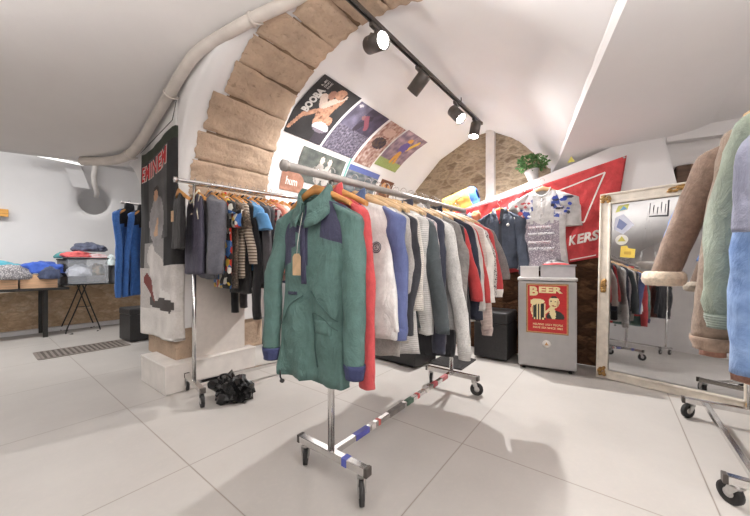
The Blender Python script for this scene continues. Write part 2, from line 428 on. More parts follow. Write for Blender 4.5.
mb.grid(lambda u, v: Vector((AF - .013 + .010 * nz(u * 14, v * 8, 2), lerp(3.0, -.55, u), lerp(0, 1.15, v))), 70, 26)
struct(mb.build('wall_stonework', M['rubble_brown']), 'brown rubble masonry low on the back wall', 'stone wall')
# broken hole in the back wall
mb = MB()
mb.box((AF + .25, -.6, 1.98), (.04, .6, .6)); struct(mb.build('wall_niche', M['plaster_old']), 'rough pale recess behind the broken wall', 'recess')
mb = MB(); mb.grid(lambda u, v: Vector((AF + .09 + .02 * nz(u * 7, v * 7, 4), lerp(-.405, -.85, u), lerp(1.955 + .03 * math.sin(u * 5), 2.21, v))), 10, 8)
struct(mb.build('trim_4', M['plaster_old']), 'torn plaster edge above the beam', 'plaster')
b_ = thing('wooden_beam', 'dark rough beam showing in the broken hole above the mirror', 'beam', (AF + .13, -.66, 1.87))
mb = MB(); mb.box((0, 0, 0), (.16, .37, .21)); mb.build('timber', M['beam'], b_, bevel=.012)

# low slab on the right with its bright cut edge
mb = MB()
A0, A1 = .4, 4.5
mb.grid(lambda u, v: (lambda a: Vector((a, lerp(edge_b(a), -2.6, v), g_z(a) + .55 * smooth((lerp(edge_b(a), -2.6, v) + .45) / -1.3) * smooth((a - 2.6) / 1.3))))(lerp(A0, A1, u)), 50, 40)
def side(u, v):
    a = lerp(A0, A1, u); k = smooth((4.1 - a) / 2.2)
    return Vector((a, edge_b(a) + .030 * k * v, g_z(a) + (.035 * k + .012) * v))
mb.grid(side, 50, 2, 0, False)
mb.grid(lambda u, v: side(u, 1) + Vector((0, 0, v * .6)), 50, 2)
mb.grid(lambda u, v: Vector((A0, lerp(edge_b(A0), -2.6, u), lerp(g_z(A0), 3.1, v))), 10, 2)
struct(mb.build('ceiling_right', M['plaster']), 'low plastered soffit with a sharp bright edge', 'ceiling')

# right side wall
mb = MB(); mb.box((.6, -2.65, 1.5), (8.0, .1, 3.2)); struct(mb.build('wall_right', M['plaster']), 'white side wall behind the coats', 'wall')

# pier below the arch
mb = MB(); mb.box((1.485, 3.30, .36), (.83, .68, .32))
struct(mb.build('wall_pier_stone', M['stone'], bevel=.02), 'bare tan stone block at the foot of the pier', 'stone pier')
mb = MB(); mb.box((1.485, 3.288, 1.76), (.85, .716, 2.52))
struct(mb.build('wall_pier', M['plaster'], bevel=.012), 'white plastered pier carrying the arch', 'pier')
# curved haunch on the left of the pier
mb = MB()
def haunch(u, v):
    t = v * PI / 2
    return Vector((lerp(1.06, 1.91, u), 3.645 + .72 * (1 - math.cos(t)), 1.2 + .97 * math.sin(t)))
mb.grid(haunch, 3, 20)
for aa in (1.06, 1.91):
    pr = [haunch(0 if aa < 1.5 else 1, k / 20) for k in range(21)]
    top = Vector((aa, 3.62, 3.0)); vs_ = mb.verts(pr + [Vector((aa, 4.365, 3.0)), top, Vector((aa, 3.62, 1.2))]); mb.face(vs_)
struct(mb.build('wall_haunch', M['plaster']), 'plaster curving from the pier into the left opening', 'wall')
# plinth and leaning panel
mb = MB(); mb.box((1.345, 3.125, .11), (.79, .57, .22)); mb.box((1.345, 3.125, .225), (.80, .58, .02))
struct(mb.build('trim_5', M['white_paint'], bevel=.006), 'white boxed plinth around the pier foot', 'plinth')
pn = thing('wall_panel', 'tall off-white board leaning against the pier above the plinth', 'panel', (1.42, 2.908, .236))
mb = MB(); mb.box((0, 0, .47), (.48, .018, .94)); mb.build('board', plain('panel_paint', rgb(214, 206, 199), .5, 0, .02), pn, bevel=.003)
# electrical junction remnant on the arch foot
mb = MB(); mb.box((3.2, 3.72, 2.72), (2.6, 1.8, .1)); struct(mb.build('ceiling_passage', M['plaster']), 'flat white ceiling of the passage behind the pier', 'ceiling')
# ---------------- left room
def lr(s):             # profile: s 0 floor .. wall .. over the vault
    if s < .3: return (7.2, lerp(0, 1.4, s / .3))
    th = lerp(0, 150, (s - .3) / .7); return (5.75 + 1.45 * math.cos(math.radians(th)), 1.4 + 1.5 * math.sin(math.radians(th)))
HA, HS = 1.295, .442   # round hole centre in (a, s)
RA, RS = .40, .085
mb = MB()
def lsurf(a, s): b, z = lr(s); return Vector((a, b + .012 * nz(a * 2, s * 8, 0), z))
LA0, LA1 = -3.4, 4.5
cuts = [LA0 + k * (HA - RA - LA0) / 20 for k in range(21)] + [HA - RA + k * 2 * RA / 10 for k in range(1, 11)] + [HA + RA + k * (LA1 - HA - RA) / 14 for k in range(1, 15)]
scut = [k * (HS - RS) / 24 for k in range(25)] + [HS - RS + k * 2 * RS / 10 for k in range(1, 11)] + [HS + RS + k * (1 - HS - RS) / 20 for k in range(1, 21)]
gv = [[mb.bm.verts.new(lsurf(a, s)) for s in scut] for a in cuts]
for i in range(len(cuts) - 1):
    for j in range(len(scut) - 1):
        if 20 <= i < 30 and 24 <= j < 34: continue
        mb.face([gv[i][j], gv[i + 1][j], gv[i + 1][j + 1], gv[i][j + 1]], 0, True)
loop = [(20 + k, 24) for k in range(10)] + [(30, 24 + k) for k in range(10)] + [(30 - k, 34) for k in range(10)] + [(20, 34 - k) for k in range(10)]
prev = [gv[i][j] for i, j in loop]
def holept(k, f, depth):
    i, j = loop[k]; da = (cuts[i] - HA) / RA; ds = (scut[j] - HS) / RS; L = math.hypot(da, ds)
    ea, es = da / L * .21 / RA, ds / L * .044 / RS
    x = lerp(da, ea, f); y = lerp(ds, es, f)
    p = lsurf(HA + x * RA, HS + y * RS); return p + Vector((0.02, .16, -.02)) * depth
for f, dp in ((.4, .0), (.75, .08), (.95, .28), (1.02, .6), (1.0, 1.6), (.98, 4.0)):
    cur = [mb.bm.verts.new(holept(k, f, dp)) for k in range(40)]
    for k in range(40): mb.face([prev[k], prev[(k + 1) % 40], cur[(k + 1) % 40], cur[k]], 0, True)
    prev = cur
mb.face(prev, 0)
struct(mb.build('wall_left_room', M['plaster_left']), 'bright white vaulted wall of the side room with a round hole', 'wall')
mb = MB()
mb.grid(lambda u, v: Vector((lerp(-3.4, 4.5, u), 7.2 - .07 - .03 * nz(u * 30, v * 6, 3) * (1 if v < .98 else 0), lerp(0, lerp(.6, .8, smooth((lerp(-3.4, 4.5, u) + .5) / 3)), v))), 90, 14)
mb.grid(lambda u, v: Vector((lerp(-3.4, 4.5, u), 7.2 - .07 * (1 - v), lerp(.6, .8, smooth((lerp(-3.4, 4.5, u) + .5) / 3)))), 90, 1)
struct(mb.build('wall_stone_base', M['rubble_tan']), 'tan rubble stone base of the side room wall', 'stone wall')
mb = MB(); mb.box((.55, 7.08, .03), (7.9, .12, .06)); struct(mb.build('baseboard_left', M['plaster_left']), 'pale curb along the stone base', 'curb')
mb = MB(); mb.box((4.55, 5.1, 1.5), (.1, 4.4, 3.2)); struct(mb.build('wall_end', M['plaster_left']), 'white end wall of the side room', 'wall')

# boxed chase and pipes on the side room vault
mb = MB()
pts = [lsurf(lerp(.86, 1.10, t), lerp(.60, .485, t)) + Vector((0, -.06, -.06)) for t in [k / 8 for k in range(9)]]
for p, q in zip(pts, pts[1:]):
    pass
g0 = []
for p in pts: g0.append(mb.verts([p + Vector(d) for d in ((-.10, .14, .14), (-.10, 0, 0), (.10, 0, 0), (.10, .14, .14))]))
for x, y in zip(g0, g0[1:]):
    for k in range(3): mb.face([x[k], x[k + 1], y[k + 1], y[k]])
mb.face(g0[0]); mb.face(g0[-1][::-1])
struct(mb.build('trim_6', M['plaster_left']), 'white boxed chase curving down to the round hole', 'boxing')
vp = thing('drain_pipe', 'white vertical pipe bending into the round hole of the bright wall', 'pipe', (1.25, 6.85, 2.2))
mb = MB(); P = [lsurf(1.20, .60) + Vector((0, -.05, -.05)), lsurf(1.20, .57) + Vector((0, -.07, -.06)), lsurf(1.21, .53) + Vector((0, -.08, -.06)), lsurf(1.25, .495) + Vector((0, -.08, -.04)), lsurf(1.30, .47) + Vector((0, -.05, -.02)), lsurf(1.32, .46) + Vector((0, .07, -.02))]
mb.tube([p - Vector((1.25, 6.85, 2.2)) for p in P], .035, 12); mb.build('pipe_run', M['white_paint'], vp)

# main pipe along the arch
pk = [(1.44, 1.0, 2.99), (1.44, 1.5, 2.975), (1.40, 1.76, 2.93), (1.28, 2.0, 2.855), (1.18, 2.22, 2.785), (1.07, 2.5, 2.69), (1.03, 2.66, 2.60), (1.01, 2.92, 2.47), (1.0, 3.25, 2.34), (.99, 3.5, 2.235), (.96, 3.78, 2.14), (.86, 4.02, 2.10), (.68, 4.22, 2.09)]
pp = thing('ceiling_pipe', 'thick painted pipe following the near edge of the arch', 'pipe', (1.0, 3.0, 2.5))
O = Vector((1.0, 3.0, 2.5))
def catmull(P, n=6):
    P = [Vector(p) for p in P]; out = []
    for i in range(len(P) - 1):
        p0, p1, p2, p3 = P[max(i - 1, 0)], P[i], P[i + 1], P[min(i + 2, len(P) - 1)]
        for k in range(n):
            t = k / n
            out.append(.5 * ((2 * p1) + (p2 - p0) * t + (2 * p0 - 5 * p1 + 4 * p2 - p3) * t * t + (3 * p1 - p0 - 3 * p2 + p3) * t ** 3))
    out.append(P[-1]); return out
path = [p - O for p in catmull(pk)]
mb = MB(); mb.tube(path, .042, 16); mb.build('pipe_run', M['pipe'], pp)
for i in (20, 42, 60):
    mb = MB(); p = path[i]; d = (path[i + 1] - path[i - 1]).normalized(); q = d.to_track_quat('Z', 'Y').to_matrix()
    mb.lathe([(.044, -.012), (.05, -.012), (.05, .012), (.044, .012)], p, 16, axis=q)
    mb.tube([p + Vector((.02, 0, .04)), p + Vector((.07, .02, .10))], .006, 6); mb.tube([p + Vector((-.03, 0, -.03)), p + Vector((.02, -.05, -.05)), p + Vector((.05, -.06, -.03))], .006, 6)
    mb.build('pipe_clamp', M['pipe'], pp)
# side room ceiling lamp
fl_ = thing('tube_lamp', 'slim lit tube lamp under the side room vault beside the chase', 'lamp', (.82, 6.4, 2.585))
mb = MB(); mb.box((0, 0, .02), (.52, .06, .035), rot=Rz(.1)); mb.build('housing', M['steel'], fl_, bevel=.004)
mb = MB(); mb.box((0, -.005, -.005), (.48, .04, .02), rot=Rz(.1)); mb.build('lit_tube', M['tube'], fl_)
for xx, lab in ((.3, 'added long tube lamp under the side room vault, hidden by the arch edge'), (-1.4, 'second added long tube lamp of the side room, beyond the picture')):  # housings added out of sight to carry the side room fill lights
    tl = thing('tube_lamp', lab, 'lamp', (xx, 5.55, 2.83))
    mb = MB(); mb.box((0, 0, 0), (1.62, .12, .05)); mb.build('housing', M['steel'], tl, bevel=.004)
    for dy in (-.03, .03):
        mb = MB(); mb.cyl((-.79, dy, -.035), (.79, dy, -.035), .013, 12); mb.build('lit_tube', M['tube'], tl)
def copy_tree(o, parent=None):
    c = o.copy(); COL.objects.link(c); c.parent = parent
    for ch in list(o.children): copy_tree(ch, c)
    return c
# ------------------------------------------------------------------ clothes hangers
def hanger_proto(mat, hw=.2):
    t = bpy.data.objects.new('clothes_hanger', None); COL.objects.link(t)
    mb = MB(); n = 16; rings = []
    for k in range(n + 1):
        y = lerp(-hw, hw, k / n); q = abs(y) / hw
        z = -.085 * q ** 1.25 * (hw / .2); hz = lerp(.024, .013, q); hx = lerp(.008, .013, q); x = .025 * q * q
        rings.append(mb.verts([Vector((x + hx * math.cos(a), y, z + hz * math.sin(a))) for a in [2 * PI * j / 8 for j in range(8)]]))
    for a, b in zip(rings, rings[1:]):
        for j in range(8): mb.face([a[j], a[(j + 1) % 8], b[(j + 1) % 8], b[j]], 0, True)
    mb.face(rings[0]); mb.face(rings[-1][::-1]); mb.build('hanger_arms', mat, t)
    mb = MB(); P = [Vector((0, 0, .015)), Vector((0, 0, .045)), Vector((0, .006, .058))]
    for k in range(9):
        a = math.radians(-60 + 250 * k / 8); P.append(Vector((0, .0 + .024 * math.cos(a), .083 + .024 * math.sin(a))))
    mb.tube(P, .0022, 6); mb.build('hook', M['chrome'], t)
    return t
HP = {'pale': hanger_proto(M['hangwood']), 'orange': hanger_proto(M['hangwood2'])}
from mathutils.bvhtree import BVHTree
def front_x(t, off=.003):
    """front surface of a hanging garment: (y, z) -> point just proud of the cloth"""
    me = [ch for ch in t.children if ch.name.startswith('body')][0].data
    bv = BVHTree.FromPolygons([v.co.copy() for v in me.vertices], [tuple(p.vertices) for p in me.polygons])
    def f(y, z):
        h = bv.ray_cast(Vector((-1, y, z)), Vector((1, 0, 0)))
        return Vector(((h[0].x if h[0] else -.05) - off, y, z))
    return f
USED = set()
def hanger(kind, a, b, z, rz, what, group):    # z: top of the rail's centre line
    if kind in USED: t = copy_tree(HP[kind])
    else: t = HP[kind]; USED.add(kind)
    t.location = (a, b, z - .083); t.rotation_euler = (0, 0, rz)
    wood_ = 'pale wooden' if kind == 'pale' else 'orange wooden'
    tag(t, ' '.join(f'{wood_} hanger holding the {what}'.split()[:16]), 'hanger', group)
    return t
# ------------------------------------------------------------------ garments
def garment(name, label, cat, group, a, b, z, rz=0, w=.22, L=.66, th=.03, flare=.02, body=None, fn=None, sleeve='long', smat=None, sl=.58, sr=.058, so=.085,
            collar='crew', cmat=None, cuff=None, hem=None, neck=.07, seed=0, fold=1.0, scale=1.0, sthick=.55, slope=.34, sx=0.0, front_drop=.045, ssl=.24, prof=(.3, .62, .9)):
    t = thing(name, label, cat, (a, b, z), rz, group)
    mats = body if isinstance(body, list) else [body]
    smat = smat or mats[0]; cmat = cmat or mats[0]
    def ztop(y, front):
        y = abs(y); zz = -slope * max(0, y - .05) - .6 * max(0, y - w + .03) ** 1.0 * .5
        if front and y < neck: zz -= front_drop * (1 - (y / neck) ** 2)
        return zz
    NA, NR = 40, 24
    mb = MB(); rings = []
    for r in range(NR + 1):
        tt = r / NR; e = tt ** 1.25; ring = []
        for k in range(NA):
            ph = 2 * PI * k / NA; c, s_ = math.cos(ph), math.sin(ph)
            ww = w + flare * e + .012 * math.sin(seed + tt * 5)
            ww -= .018 * smooth((tt - .12) / .2) * (1 if sleeve else 0)
            y = ww * (abs(c) ** .85) * (1 if c >= 0 else -1)
            dd = lerp(.013, th, smooth(tt / .16)) * (1 + .25 * tt)
            x = -dd * (abs(s_) ** .7) * (1 if s_ >= 0 else -1)
            zt = ztop(y, s_ > 0); zb = -L + .018 * nz(y * 6 + seed, s_, seed) - .02 * math.cos(y / w)
            zz = lerp(zt, zb, tt)
            am = fold * (.25 + .75 * tt) * th
            x += am * .8 * nz(y * 10 + seed * 3.1, zz * 2.2, seed + (2 if s_ > 0 else 5)) + am * .45 * nz(y * 22, zz * 6, seed + 9)
            y += .010 * fold * tt * nz(zz * 5, seed, 3)
            ring.append(mb.bm.verts.new((x, y, zz)))
        rings.append(ring)
    for r0, r1 in zip(rings, rings[1:]):
        for k in range(NA):
            q = [r0[k], r0[(k + 1) % NA], r1[(k + 1) % NA], r1[k]]
            c = sum((v.co for v in q), Vector()) / 4
            mb.face(q, fn(c) if fn else 0, True)
    for k in range(NA // 2):      # close shoulder ridge except the neck
        i0, i1, j0, j1 = k, (k + 1) % NA, (NA - k) % NA, (NA - k - 1) % NA
        y = (rings[0][i0].co.y + rings[0][i1].co.y) / 2
        if abs(y) > neck and len({i0, i1, j0, j1}) >= 3:
            vv = [rings[0][i] for i in dict.fromkeys((i0, i1, j1, j0))]; mb.face(vv, fn(rings[0][i0].co) if fn else 0, True)
    mb.face(rings[-1], 0)
    mb.build('body', mats, t)
    if hem:
        m2 = MB()
        hz = []
        for lv in (0, .5, 1):
            ring = []
            for k in range(NA):
                ph = 2 * PI * k / NA; c, s_ = math.cos(ph), math.sin(ph)
                ww = w + flare - .015; y = ww * (abs(c) ** .85) * (1 if c >= 0 else -1)
                x = -th * 1.15 * (abs(s_) ** .7) * (1 if s_ >= 0 else -1)
                zb = -L - .02 * math.cos(y / w) + .018 * nz(y * 6 + seed, s_, seed)
                x += fold * th * .8 * nz(y * 10 + seed * 3.1, zb * 2.2, seed + (2 if s_ > 0 else 5)) + .004 * (1 if s_ < 0 else -1)
                ring.append(m2.bm.verts.new((x * (1.05 - .25 * lv * lv), y, zb + .02 - lv * .06)))
            hz.append(ring)
        for r0, r1 in zip(hz, hz[1:]):
            for k in range(NA): m2.face([r0[k], r0[(k + 1) % NA], r1[(k + 1) % NA], r1[k]], 0, True)
        m2.face(hz[-1]); m2.build('hem_band', hem, t)
    if sleeve:
        SL = sl if sleeve == 'long' else ssl
        for s in (1, -1):
            sd = seed * 2 + (0 if s > 0 else 7)
            z0 = ztop(w - .04, False)
            sw = sx + .045 * math.sin(sd * 1.7); el = .016 * math.sin(sd * 2.9) * (1 if sleeve == 'long' else 0); ex = .03 * math.sin(sd * 4.3); out = so if sleeve == 'long' else so + .03
            P = [Vector((0, s * (w - .055), z0 + .005)), Vector((0, s * (w + .0), z0 - .05)), Vector((.004, s * (w + prof[0] * out), z0 - .14)), Vector((.01 + sw * .4 + ex, s * (w + prof[1] * out + el), z0 - SL * .45)),
                 Vector((sw, s * (w + prof[2] * out), z0 - SL * .8)), Vector((sw * 1.15, s * (w + out), z0 - SL))]
            C = catmull(P, 4); m2 = MB(); rg = []; n = 16
            for i, p in enumerate(C):
                q = i / (len(C) - 1)
                ry = sr * lerp(1.12, .74 if sleeve == 'long' else 1.25, q) * smooth(.35 + q * 5); rx = min(sr * sthick * lerp(1.0, .95, q), ry) * smooth(.25 + q * 4)
                ring = []
                for k in range(n):
                    an = 2 * PI * k / n; wr = 1 + fold * (.16 * nz(math.cos(an) * 1.4 + sd, math.sin(an) * 1.4, p.z * 11 + sd) + .09 * nz(math.cos(an) * 3 + sd, math.sin(an) * 3, p.z * 26))
                    tl = -s * .55 * (1 - smooth(q * 3.0)) * math.sin(an) * ry
                    ring.append(m2.bm.verts.new((p.x + rx * math.cos(an) * wr, p.y + ry * math.sin(an) * wr, p.z + tl + .006 * nz(an, q * 3, sd))))
                rg.append(ring)
            for r0, r1 in zip(rg, rg[1:]):
                for k in range(n): m2.face([r0[k], r0[(k + 1) % n], r1[(k + 1) % n], r1[k]], 0, True)
            m2.face(rg[0]); m2.face(rg[-1])
            sm = smat(s) if callable(smat) else smat
            so_ = m2.build('sleeve', sm, t)
            if cuff and sleeve == 'long':
                m2 = MB(); rg = []
                p = C[-1]
                for lv in (0, .3, .8, 1):
                    k_ = 1.08 if lv < .5 else .92
                    rg.append([m2.bm.verts.new((p.x + sr * sthick * .95 * k_ * math.cos(2 * PI * k / n), p.y + sr * .74 * k_ * math.sin(2 * PI * k / n), p.z + .012 - lv * .062)) for k in range(n)])
                for r0, r1 in zip(rg, rg[1:]):
                    for k in range(n): m2.face([r0[k], r0[(k + 1) % n], r1[(k + 1) % n], r1[k]], 0, True)
                m2.face(rg[0]); m2.face(rg[-1]); m2.build('cuff', cuff, so_)
    if collar:
        m2 = MB(); n = 28; rg = []
        pr = {'crew': [(1.0, .0), (1.06, .008), (1.0, .018), (.94, .016)], 'stand': [(1.05, -.015), (1.0, .02), (.92, .055), (.86, .06), (.86, .03)],
              'shirt': [(.95, -.005), (.9, .03), (.98, .036), (1.22, -.008), (1.25, -.02)], 'fur': [(1.0, -.01), (1.15, .02), (1.1, .07), (.9, .085), (.8, .05)]}.get(collar, [(1.0, -.01), (1.25, .0), (1.3, .03), (1.0, .05), (.8, .03)])
        for (kr, dz) in pr:
            ring = []
            for k in range(n):
                an = 2 * PI * k / n
                y = (neck + .006) * kr * math.sin(an); x = (th * .75 + .006) * kr * -math.cos(an)
                fr = max(0, math.cos(an))
                ring.append(m2.bm.verts.new((x - (.006 if fr > .3 else 0), y, dz - (front_drop * 1.0) * fr ** 1.5 + .004)))
            rg.append(ring)
        for r0, r1 in zip(rg, rg[1:]):
            for k in range(n): m2.face([r0[k], r0[(k + 1) % n], r1[(k + 1) % n], r1[k]], 0, True)
        if collar == 'hood':
            m2.blob((th + .012, 0, -.06), (.035, .13, .12), seed, .2, 2, 3)
        m2.build('hood' if collar == 'hood' else 'collar', cmat, t)
    return t
# ------------------------------------------------------------------ casters and racks
def caster(parent, x, y, r, ztop, ang):
    """a caster under (x,y); wheel touches z=0"""
    mb = MB(); d = Vector((math.cos(ang), math.sin(ang), 0)); n = Vector((-d.y, d.x, 0)); c = Vector((x, y, r)) + d * r * .5
    mb.cyl((x, y, ztop), (x, y, ztop - .02), .016, 12)
    for s in (-1, 1):
        pts = [Vector((x, y, ztop - .012)) + n * s * .017 - d * .018, Vector((x, y, ztop - .012)) + n * s * .017 + d * .022, c + n * s * .017 + d * .012 + Vector((0, 0, .004)), c + n * s * .017 - d * .008 - Vector((0, 0, .008))]
        mb.prism(pts, n * s * .003)
    mb.prism([Vector((x, y, ztop - .014)) + n * .02 - d * .018, Vector((x, y, ztop - .014)) + n * .02 + d * .022, Vector((x, y, ztop - .014)) - n * .02 + d * .022, Vector((x, y, ztop - .014)) - n * .02 - d * .018], (0, 0, .006))
    cs = mb.build('caster', M['steel'], parent)
    m = Matrix((d, Vector((0, 0, 1)), n)).transposed()
    mb = MB(); mb.lathe([(r * .3, -.011), (r * .62, -.009), (r * .72, -.012), (r, -.010), (r, .010), (r * .72, .012), (r * .62, .009), (r * .3, .011)], c, 22, axis=m)
    w = mb.build('wheel', M['rubber'], cs)
    mb = MB(); mb.lathe([(.001, -.0125), (r * .42, -.0125), (r * .42, .0125), (.001, .0125)], c, 16, axis=m); mb.build('hub', M['steel'], cs)
    return cs
def rack(name, label, p0, p1, cl, z0, z1, o0, o1, group=None, zb=.135, tube=.019, rmat='galv', pmat='chrome', bar=.036, cang=(0, 0, 0, 0), wr=.05, sq=True, bar_off=0.0, cside=(.5, .5), pole_off=0, long_mat='chrome', ends=(True, True), hide=()):
    p0 = Vector((*p0, 0)); p1 = Vector((*p1, 0)); d = (p1 - p0).normalized(); n = Vector((-d.y, d.x, 0)); L = (p1 - p0).length
    t = thing(name, label, 'clothes rack', tuple((p0 + p1) / 2), 0, group); O = (p0 + p1) / 2
    q0 = p0 - O; q1 = p1 - O; rot = Matrix((d, n, Vector((0, 0, 1)))).transposed()
    ci = 0
    for q in (q0, q1):
        mb = MB(); A = q + n * cl * cside[0]; B = q - n * cl * cside[1]; mid = (A + B) / 2
        mb.box(mid + Vector((0, 0, zb)), (bar, (A - B).length, bar), rot); cb = mb.build('crossbar', M[pmat], t, bevel=.003)
        for e, s in ((A, 1), (B, -1)):
            mb = MB(); mb.box(e + Vector((0, 0, zb)) + n * s * .006, (bar * 1.12, .018, bar * 1.12), rot); mb.build('end_cap', M['dark'], cb, bevel=.003)
        for e, s in ((A, -1), (B, 1)):
            x = e + n * s * .03; caster(t, x.x, x.y, wr, zb - bar / 2, cang[ci]); ci += 1
    mb = MB(); mid = (q0 + q1) / 2 + n * bar_off; mb.box(mid + Vector((0, 0, zb)), (L, bar * .8, bar * .8), rot); bb = mb.build('base_bar', M[long_mat], t, bevel=.003)
    for q, s, zz in ((q0, -1, z0), (q1, 1, z1)):
        mb = MB(); x = q + n * pole_off; mb.cyl(x + Vector((0, 0, zb)), x + Vector((0, 0, zz * .62)), tube * .85, 16)
        mb.cyl(x + Vector((0, 0, zz * .62)), x + Vector((0, 0, zz)), tube * .68, 16)
        mb.lathe([(tube * .9, 0), (tube * 1.15, 0), (tube * 1.15, .03), (tube * .9, .03)], x + Vector((0, 0, zz * .62 - .02)), 16)
        mb.build('pole', M[pmat], t)
    mb = MB(); sl = (z1 - z0) / L; a0 = q0 - d * o0 + n * pole_off + Vector((0, 0, z0 - sl * o0)); a1 = q1 + d * o1 + n * pole_off + Vector((0, 0, z1 + sl * o1))
    mb.cyl(a0, a1, tube, 18)
    r = mb.build('rail', M[rmat], t)
    ax = (a1 - a0).normalized().to_track_quat('Z', 'Y').to_matrix()
    for e in (a0, a1):
        mb = MB(); mb.lathe([(.001, -.008), (tube * 1.25, -.008), (tube * 1.25, .012), (.001, .012)], e, 18, axis=ax); mb.build('rail_cap', M[rmat], r)
    return t, bb, (a0 + O, a1 + O)
# front rack
B0 = 1.08
r1, bar1, (ra0, ra1) = rack('clothes_rack', 'long chrome rolling clothes rack in the middle of the floor', (1.063, B0), (2.474, B0), .44, 1.475, 1.535, .27, .27, zb=.14, cang=(.75, 3.9, .4, -1.2))
# coloured tape on the long base bar
def tape(x0, x1, c):
    mb = MB(); L = 1.411; mb.box((lerp(-L / 2, L / 2, (x0 + x1) / 2), 0, .14), (L * (x1 - x0), .0306, .0306)); mb.build('tape_wrap', plain('tape', c, .5, 0, .1), bar1)
for x0, x1, c in ((.12, .2, rgb(90, 92, 170)), (.215, .24, rgb(222, 216, 214)), (.26, .275, rgb(200, 96, 90)), (.34, .46, rgb(112, 106, 102)), (.48, .54, rgb(80, 108, 90)), (.58, .60, rgb(196, 84, 84)), (.66, .70, rgb(214, 210, 206)), (.75, .80, rgb(190, 90, 96)), (.86, .93, rgb(190, 110, 112))): tape(x0, x1, c)
mb = MB(); mb.box((-1.411 / 2, -.10, .1405), (.0385, .03, .0385)); mb.build('tape_wrap', plain('tape', rgb(86, 96, 180), .5), r1)
def railz(a): return lerp(ra0.z, ra1.z, (a - ra0.x) / (ra1.x - ra0.x))
G1 = 'garments on the long middle rack'; GH1 = 'hangers on the long middle rack'
c = rgb
def put1(a, what, cat, name, kind='pale', drop=.10, rz=0, b=B0, short=None, **kw):
    z = railz(a) + .024
    hanger(kind, a, b, z - .003, rz, short or what, GH1)
    return garment(name, what[0].lower() + what[1:] + '', cat, G1, a, b, z - drop - .02, rz, **kw)
# 1: the teal anorak
teal = fabric(c(84, 122, 116), 'nylon'); navy = fabric(c(70, 70, 98), 'nylon'); dteal = fabric(c(66, 100, 95), 'nylon')
def teal_fn(p):
    if p.x < .004:
        if p.y < -.075 and p.z > -.19 + .12 * (p.y + .075) and p.y > -.2: return 1
        if p.y > .09 and -.31 < p.z < -.14: return 1
        if abs(p.y - .012) < .012 and p.z > -.30: return 1
        if p.y > .03 and -.36 < p.z < -.12 and p.y > .05 + (-.12 - p.z) * .35: return 1 if p.z > -.26 else 2
    return 0
ta, tb = 1.0, 1.125
jz = railz(ta)
J1 = put1(ta, 'teal and navy hooded anorak with a kraft tag at the rack end facing the camera', 'jacket', 'anorak', 'orange', .115, .05, tb, short='teal and navy anorak at the rack end', w=.208, L=.835, th=.042, flare=.028, body=[teal, navy, dteal], fn=teal_fn, smat=teal, sl=.70, sr=.064, so=.055, collar=None, cuff=fabric(c(58, 66, 110), 'nylon'), seed=1.3, fold=1.25, sthick=.62)
mb = MB(); n = 36; rg = []
for (kr, kx, dz) in ((1.1, 1.2, -.045), (1.12, 1.5, .0), (1.02, 1.4, .055), (.94, 1.15, .062), (1.0, 1.2, .03), (1.34, 1.9, -.035), (1.42, 2.0, -.06)):
    ring = []
    for k in range(n):
        an = lerp(.35, 2 * PI - .1, k / (n - 1))
        fr = max(0, math.cos(an)); y = .092 * kr * math.sin(an); x = -.042 * kx * math.cos(an)
        ring.append(mb.bm.verts.new((x, y + .01 * nz(an * 2, dz * 9, 0), dz - .085 * fr ** 1.3 + .012 * nz(an * 1.7, kr * 4, 2))))
    rg.append(ring)
for r0, r1_ in zip(rg, rg[1:]):
    for k in range(n - 1): mb.face([r0[k], r0[k + 1], r1_[k + 1], r1_[k]], 0, True)
mb.build('collar', teal, J1, solid=.006)
jf = front_x(J1, .0035)
for pts in ([(.17, -.60), (.10, -.50), (.03, -.455)], [(-.02, -.43), (-.10, -.50), (-.17, -.56)], [(-.03, -.53), (-.10, -.545), (-.17, -.60)], [(-.03, -.53), (-.035, -.66), (-.05, -.78)]):
    mb = MB(); P = catmull([Vector((p[0], 0, p[1])) for p in pts], 10); mb.tube([jf(p.x, p.z) for p in P], .0028, 6); mb.build('pocket_seam', dteal, J1)
mb = MB(); mb.grid(lambda u, v: jf(lerp(-.15, -.04, u), lerp(-.62, -.56, v)) , 8, 4); mb.build('pocket_flap', teal, J1, solid=.003)
mb = MB(); mb.grid(lambda u, v: jf(.008 + u * .024, lerp(-.10, -.40, v)), 3, 24); mb.build('zip_placket', navy, J1, solid=.006)
mb = MB(); mb.tube([(-.05, .19, -.83), (-.055, .185, -.865), (-.05, .18, -.88)], .004, 6); mb.blob((-.05, .178, -.885), (.012, .014, .01), 3, .2, 2, 2); mb.build('drawcord', M['black'], J1)
mb = MB()
for s in (1, -1): mb.tube([jf(.115 - k * .013, -.445 + .006 * s * ((k % 2) * 2 - 1)) for k in range(5)], .003, 5)
mb.build('embroidery', navy, J1)
pt = thing('price_tag', 'kraft card price tag hanging on the teal anorak', 'tag', (ta - .085, tb + .03, jz - .42))
mb = MB(); mb.prism([(0, -.028, -.05), (0, .028, -.05), (0, .028, .035), (0, .016, .05), (0, -.016, .05), (0, -.028, .035)], (.002, 0, 0)); mb.build('card', M['paper'], pt)
mb = MB(); mb.tube([(.001, 0, .045), (.004, -.003, .10), (.012, -.012, .18), (.02, -.02, .24)], .0012, 5); mb.build('string', M['white_ink'], pt)

